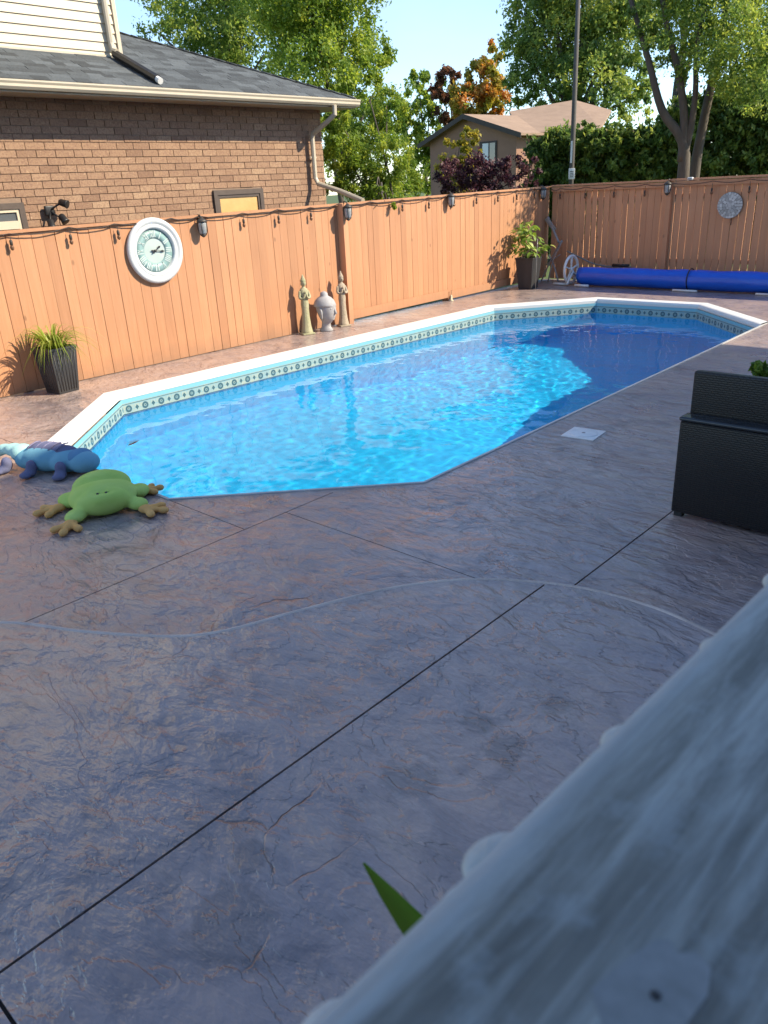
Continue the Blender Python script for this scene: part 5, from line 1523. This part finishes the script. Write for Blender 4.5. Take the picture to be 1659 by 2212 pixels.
# ------------------------------------------------------------------ wicker armchair
def wicker_mat():
    m, nt, b, out = new_mat('black_wicker')
    v = coords(nt)
    wv = nt.nodes.new('ShaderNodeTexBrick')
    wv.inputs['Scale'].default_value = 1.0; wv.inputs['Brick Width'].default_value = 0.034; wv.inputs['Row Height'].default_value = 0.013; wv.inputs['Mortar Size'].default_value = 0.003; wv.inputs['Mortar Smooth'].default_value = 0.8
    sp = nt.nodes.new('ShaderNodeSeparateXYZ'); cb = nt.nodes.new('ShaderNodeCombineXYZ')
    nt.links.new(v, sp.inputs[0]); nt.links.new(math_(nt, 'ADD', sp.outputs['X'], sp.outputs['Y']), cb.inputs['X']); nt.links.new(sp.outputs['Z'], cb.inputs['Y'])
    nt.links.new(cb.outputs[0], wv.inputs['Vector'])
    b.inputs['Base Color'].default_value = (0.011, 0.011, 0.012, 1); b.inputs['Roughness'].default_value = 0.38; b.inputs['Specular IOR Level'].default_value = 0.5
    inv = math_(nt, 'SUBTRACT', 1.0, wv.outputs['Fac'])
    bump(nt, b, inv, 1.0, 0.012)
    return m
M_WICKER = wicker_mat()
M_SEATC = simple('black_cushion', (0.02, 0.022, 0.028), (0.03, 0.032, 0.04), 20, 0.85, 0.3, 120)
ch = thing('wicker_armchair', 'black woven wicker armchair at the edge of the deck', 'armchair', (-1.32, 4.90, 0.0))
CW = 0.83
mb = MB(); mb.rbox((0, -0.385, 0.325), (CW, 0.085, 0.59), 0.012); obj('arm_panel', mb, M_WICKER, ch)
mb = MB(); mb.rbox((0, 0.385, 0.325), (CW, 0.085, 0.59), 0.012); obj('arm_panel', mb, M_WICKER, ch)
for s in (-1, 1):
    mb = MB(); mb.rbox((0.0, s * 0.372, 0.634), (CW + 0.012, 0.125, 0.026), 0.012); obj('arm_cap', mb, simple('satin_cap', (0.03, 0.037, 0.045), None, 10, 0.16) if s < 0 else bpy.data.materials['satin_cap'], ch)
mb = MB(); mb.rbox((0.02, 0.0, 0.19), (CW - 0.06, 0.66, 0.30), 0.012); obj('seat_base', mb, M_WICKER, ch)
mb = MB(); mb.rbox((0.03, 0.0, 0.40), (CW - 0.10, 0.64, 0.13), 0.045, seg=4); obj('seat_cushion', mb, M_SEATC, ch)
mb = MB(); mb.rbox((0.005, -0.278, 0.60), (CW - 0.005, 0.06, 0.60), 0.012); obj('backrest', mb, M_WICKER, ch)
for sx in (-1, 1):
    for sy in (-1, 1):
        mb = MB(); mb.box((sx * (CW / 2 - 0.04), sy * 0.385, 0.015), (0.05, 0.05, 0.03)); obj('foot', mb, M_BLACK, ch)

# potted shrub past the chair
ps = thing('potted_shrub', 'small green potted shrub peeking above the wicker armchair', 'potted plant', (-1.62, 5.44, 0.0))
mb = MB(); mb.lathe([(0.12, 0.0), (0.125, 0.02), (0.165, 0.30), (0.175, 0.305), (0.175, 0.33), (0.155, 0.33), (0.15, 0.29), (0.01, 0.288)], 28); obj('pot', mb, M_POT, ps)
put('foliage', leaves_mesh('foliage', [(0, 0, 0.64, 0.16), (0.08, 0.04, 0.76, 0.12), (-0.03, -0.02, 0.78, 0.11), (0.10, -0.05, 0.60, 0.13), (-0.1, 0.03, 0.5, 0.12)], 1500, 0.055, 61, fill=0.2), M_BROAD, ps)
mb = MB()
for k in range(6): mb.tube([(0, 0, 0.28), (0.09 * math.cos(k), 0.09 * math.sin(k), 0.65)], 0.005, 5)
obj('stems', mb, M_BARKD, ps)

# ------------------------------------------------------------------ near deck railing
def rail_mat():
    m, nt, b, out = new_mat('weathered_painted_rail')
    v = coords(nt)
    st = coords(nt, (1, 0.07, 1))
    s1 = noise(nt, st, 75, 6, 0.7, 0.3)
    s2 = noise(nt, coords(nt, (1, 0.12, 1)), 30, 6, 0.65, 0.4)
    s3 = noise(nt, v, 26, 4, 0.65)
    c = mixc(nt, ramp(nt, s1, [(0.38, 0.0), (0.62, 1.0)]), (0.19, 0.195, 0.175), (0.36, 0.385, 0.37))
    c = mixc(nt, math_(nt, 'MULTIPLY', ramp(nt, s2, [(0.46, 0.0), (0.62, 1.0)]), 0.75), c, (0.095, 0.10, 0.09))
    c = mixc(nt, math_(nt, 'MULTIPLY', ramp(nt, s3, [(0.55, 0.0), (0.7, 1.0)]), 0.45), c, (0.32, 0.36, 0.37))
    # bare chipped patch with a knot by the near end; paint survives along the outer edge
    sep = nt.nodes.new('ShaderNodeSeparateXYZ'); nt.links.new(v, sep.inputs[0])
    edge = nt.nodes.new('ShaderNodeMapRange'); edge.inputs['From Min'].default_value = -0.046; edge.inputs['From Max'].default_value = -0.066
    nt.links.new(math_(nt, 'ADD', sep.outputs['X'], math_(nt, 'MULTIPLY', math_(nt, 'SUBTRACT', s2, 0.5), 0.012)), edge.inputs['Value'])
    c = mixc(nt, math_(nt, 'MULTIPLY', edge.outputs[0], 0.7), c, (0.40, 0.44, 0.46))
    nt.links.new(c, b.inputs['Base Color']); b.inputs['Roughness'].default_value = 0.6
    bump(nt, b, math_(nt, 'ADD', s1, math_(nt, 'MULTIPLY', s3, 0.5)), 0.6, 0.003)
    return m
M_RAIL = rail_mat()
M_CHIP = simple('white_old_paint', (0.54, 0.55, 0.53), (0.36, 0.37, 0.35), 30, 0.6, 0.4, 80)
rail = thing('deck_railing', 'weathered grey-white wooden railing across the near corner', 'railing', (-0.083, 0.5, 0.75), R(-2.4))
mb = MB(); mb.rbox((0, 0, 0.93), (0.142, 3.4, 0.042), 0.013, seg=4); obj('cap_board', mb, M_RAIL, rail)
# rounded paint-caked spindle heads that stick out below the cap edge
rk = random.Random(2)
k = 0
for yy, kk in ((-0.365, 0.8), (-0.235, 1.0), (-0.10, 0.75), (0.045, 0.6), (0.19, 0.8), (0.33, 0.7)):
    vs = [((-0.087 + rk.uniform(-.003, .003), yy, 0.901), (0.011 * kk + 0.005, 0.024 * kk, 0.009), Z(rk.uniform(-.5, .2)))]
    for q_ in range(5): vs.append(((-0.079 + rk.uniform(-.006, .005), yy + rk.uniform(-.038, .038) * kk, 0.901 + rk.uniform(-.004, .003)), (0.010 * kk + 0.003, 0.013 * kk, 0.008), Z(rk.uniform(-1, 1))))
    f = fused([((c[0] - 0.0, c[1], c[2]), r, ro) for c, r, ro in vs], 'spindle_head', M_CHIP, rail, 0.003, 2)
    mb = MB(); mb.box((-0.028, yy, 0.47), (0.034, 0.034, 0.80)); obj('spindle', mb, M_CHIP, rail)
for yy in (-1.55, 1.55):
    mb = MB(); mb.box((0, yy, 0.455), (0.088, 0.088, 0.91)); obj('post', mb, M_CHIP, rail)
mb = MB(); mb.box((0.0, 0, 0.87), (0.036, 3.0, 0.078)); obj('sub_rail', mb, M_CHIP, rail)
mb = MB(); mb.box((-0.028, 0, 0.06), (0.036, 3.0, 0.078)); obj('bottom_rail', mb, M_CHIP, rail)
# flaked patch with screw, near the lower picture corner
fp = [(0.006, -0.300), (0.010, -0.278), (0.015, -0.262), (0.019, -0.258), (0.024, -0.262), (0.030, -0.256), (0.037, -0.259), (0.041, -0.271), (0.040, -0.288), (0.036, -0.305), (0.020, -0.312)]
mb = MB(); mb.prism(fp, 0.9508, 0.9514); obj('paint_flake', mb, simple('pale_bare_patch', (0.27, 0.29, 0.30), (0.19, 0.205, 0.205), 60, 0.7), rail)
mb = MB(); mb.lathe([(0.0022, 0.9512), (0.0022, 0.9518), (0.001, 0.9517)], 12, (0.026, -0.285, 0)); obj('screw', mb, M_BLACK, rail)

# wooden platform the railing stands on
plat = thing('wooden_platform', 'raised wooden platform the railing stands on', 'platform', (0.9, 0.5, 0.11))
for k in range(15):
    mb = MB(); mb.box((-1.03 + 0.07 + k * 0.142, 0, 0.622), (0.136, 3.5, 0.036)); obj('plank', mb, M_RAIL, plat)
for xx in (-0.98, 0.95):
    mb = MB(); mb.box((xx, 0, 0.52), (0.04, 3.46, 0.168)); obj('joist', mb, M_CHIP, plat)
    for yy in (-1.6, 1.6):
        mb = MB(); mb.box((xx, yy, 0.218), (0.09, 0.09, 0.436)); obj('post', mb, M_CHIP, plat)

# leafy plant whose tip shows beside the railing
lf = thing('canna_plant', 'green pointed leaf sticking up beside the near railing', 'plant', (-0.24, 0.46, 0.11))
mb = MB(); mb.lathe([(0.09, 0.0), (0.095, 0.015), (0.13, 0.22), (0.138, 0.225), (0.138, 0.245), (0.12, 0.245), (0.115, 0.21), (0.01, 0.208)], 24); obj('pot', mb, simple('terracotta', (0.36, 0.16, 0.09), None, 10, 0.8), lf)
mb = MB(); mb.tube(smoothpts([(0, 0, 0.2), (0.02, 0.0, 0.7), (0.05, 0.0, 1.12)], 5), [0.014] * 6 + [0.010] * 5, 8); obj('stem', mb, simple('canna_stem', (0.10, 0.16, 0.03), None, 10, 0.5), lf)
M_CANNA = leaf_mat('canna_leaf', (0.06, 0.13, 0.015), (0.09, 0.19, 0.02), (0.30, 0.34, 0.07), 0.3, 0.35)
def big_leaf(p0, p1, w, nrm):
    p0, p1 = Vector(p0), Vector(p1); d = p1 - p0; s = d.cross(Vector(nrm)).normalized(); up = s.cross(d).normalized()
    mb = MB(); vs = []; n = 12
    for i in range(n + 1):
        t = i / n; ww = w * math.sin(PI * min(1, 0.12 + 0.88 * t)) ** 0.75
        if i == n: ww = 0.0012
        c = p0 + d * t + up * 0.03 * math.sin(PI * t)
        mb.tone = 0.35
        vs += [c - s * ww + up * ww * 0.5, c - s * ww * 0.5 + up * ww * 0.2, c, c + s * ww * 0.5 + up * ww * 0.2, c + s * ww + up * ww * 0.5]
    mb.add(vs, [(5 * i + j, 5 * i + j + 1, 5 * i + 6 + j, 5 * i + 5 + j) for i in range(n) for j in range(4)], True)
    obj('leaf', mb, M_CANNA, lf)
big_leaf((0.05, 0.0, 1.08), (-0.130, -0.118, 1.345), 0.021, (0.3, -0.75, 0.6))
big_leaf((0.04, 0.0, 0.9), (0.10, 0.20, 1.22), 0.04, (0, -1, 0.6))
big_leaf((0.03, 0.0, 0.8), (0.02, -0.22, 1.05), 0.04, (0, 1, 0.6))

# ------------------------------------------------------------------ owner's house beside the deck (unseen; shape fitted to the shade it casts on the patio)
M_STUCCO = simple('beige_stucco', (0.42, 0.43, 0.45), (0.37, 0.38, 0.40), 4, 0.9, 0.3, 60)
oh = thing('owner_house', "unseen pale two-storey house, shaped from the shade it casts on the patio", 'house', (2.2, 5.0, -0.3))
OO = Vector((2.2, 5.0, -0.3))
E1, E2, YB, YE = 7.2, 4.68, 8.4, 13.35       # eave heights, step between blocks, far end
OX = 1.8                                      # eave line
mb = MB(); mb.box(Vector((6.7, (-7 + YB - 0.03) / 2, E1 / 2 - 0.2)) - OO, (9.0, YB - 0.03 + 7, E1)); obj('wall', mb, M_STUCCO, oh)
mb = MB(); mb.box(Vector((6.75, (YB + YE - 0.3) / 2, E2 / 2 - 0.2)) - OO, (8.9, YE - YB - 0.3, E2)); obj('wing_wall', mb, M_STUCCO, oh)
def oroof(name, y0, y1, z):
    mb = MB(); pts = [(OX, y0, z), (OX, y1, z), (6.7, y1 - 2.0, z + 2.2), (6.7, y0 + 0.5, z + 2.2), (11.6, y1, z), (11.6, y0, z)]
    mb.add([Vector(p) - OO for p in pts], [(0, 1, 2, 3), (1, 4, 2), (4, 5, 3, 2), (5, 0, 3), (0, 5, 4, 1)])
    obj(name, mb, M_SHINGLE, oh)
oroof('roof', -7.4, YB, E1)
oroof('wing_roof', YB - 0.45, YE, E2)
for (yy, zz) in ((-2.0, 1.9), (2.0, 1.9), (5.5, 1.9), (10.5, 1.6), (-2.0, 5.2), (2.0, 5.2), (5.5, 5.2)):
    mb = MB(); mb.box(Vector((2.185, yy, zz)) - OO, (0.06, 1.3, 1.4)); w_ = obj('window', mb, M_CREAM, oh)
    mb = MB(); mb.box(Vector((2.165, yy, zz)) - OO, (0.04, 1.14, 1.24)); obj('pane', mb, M_GLASS, w_)
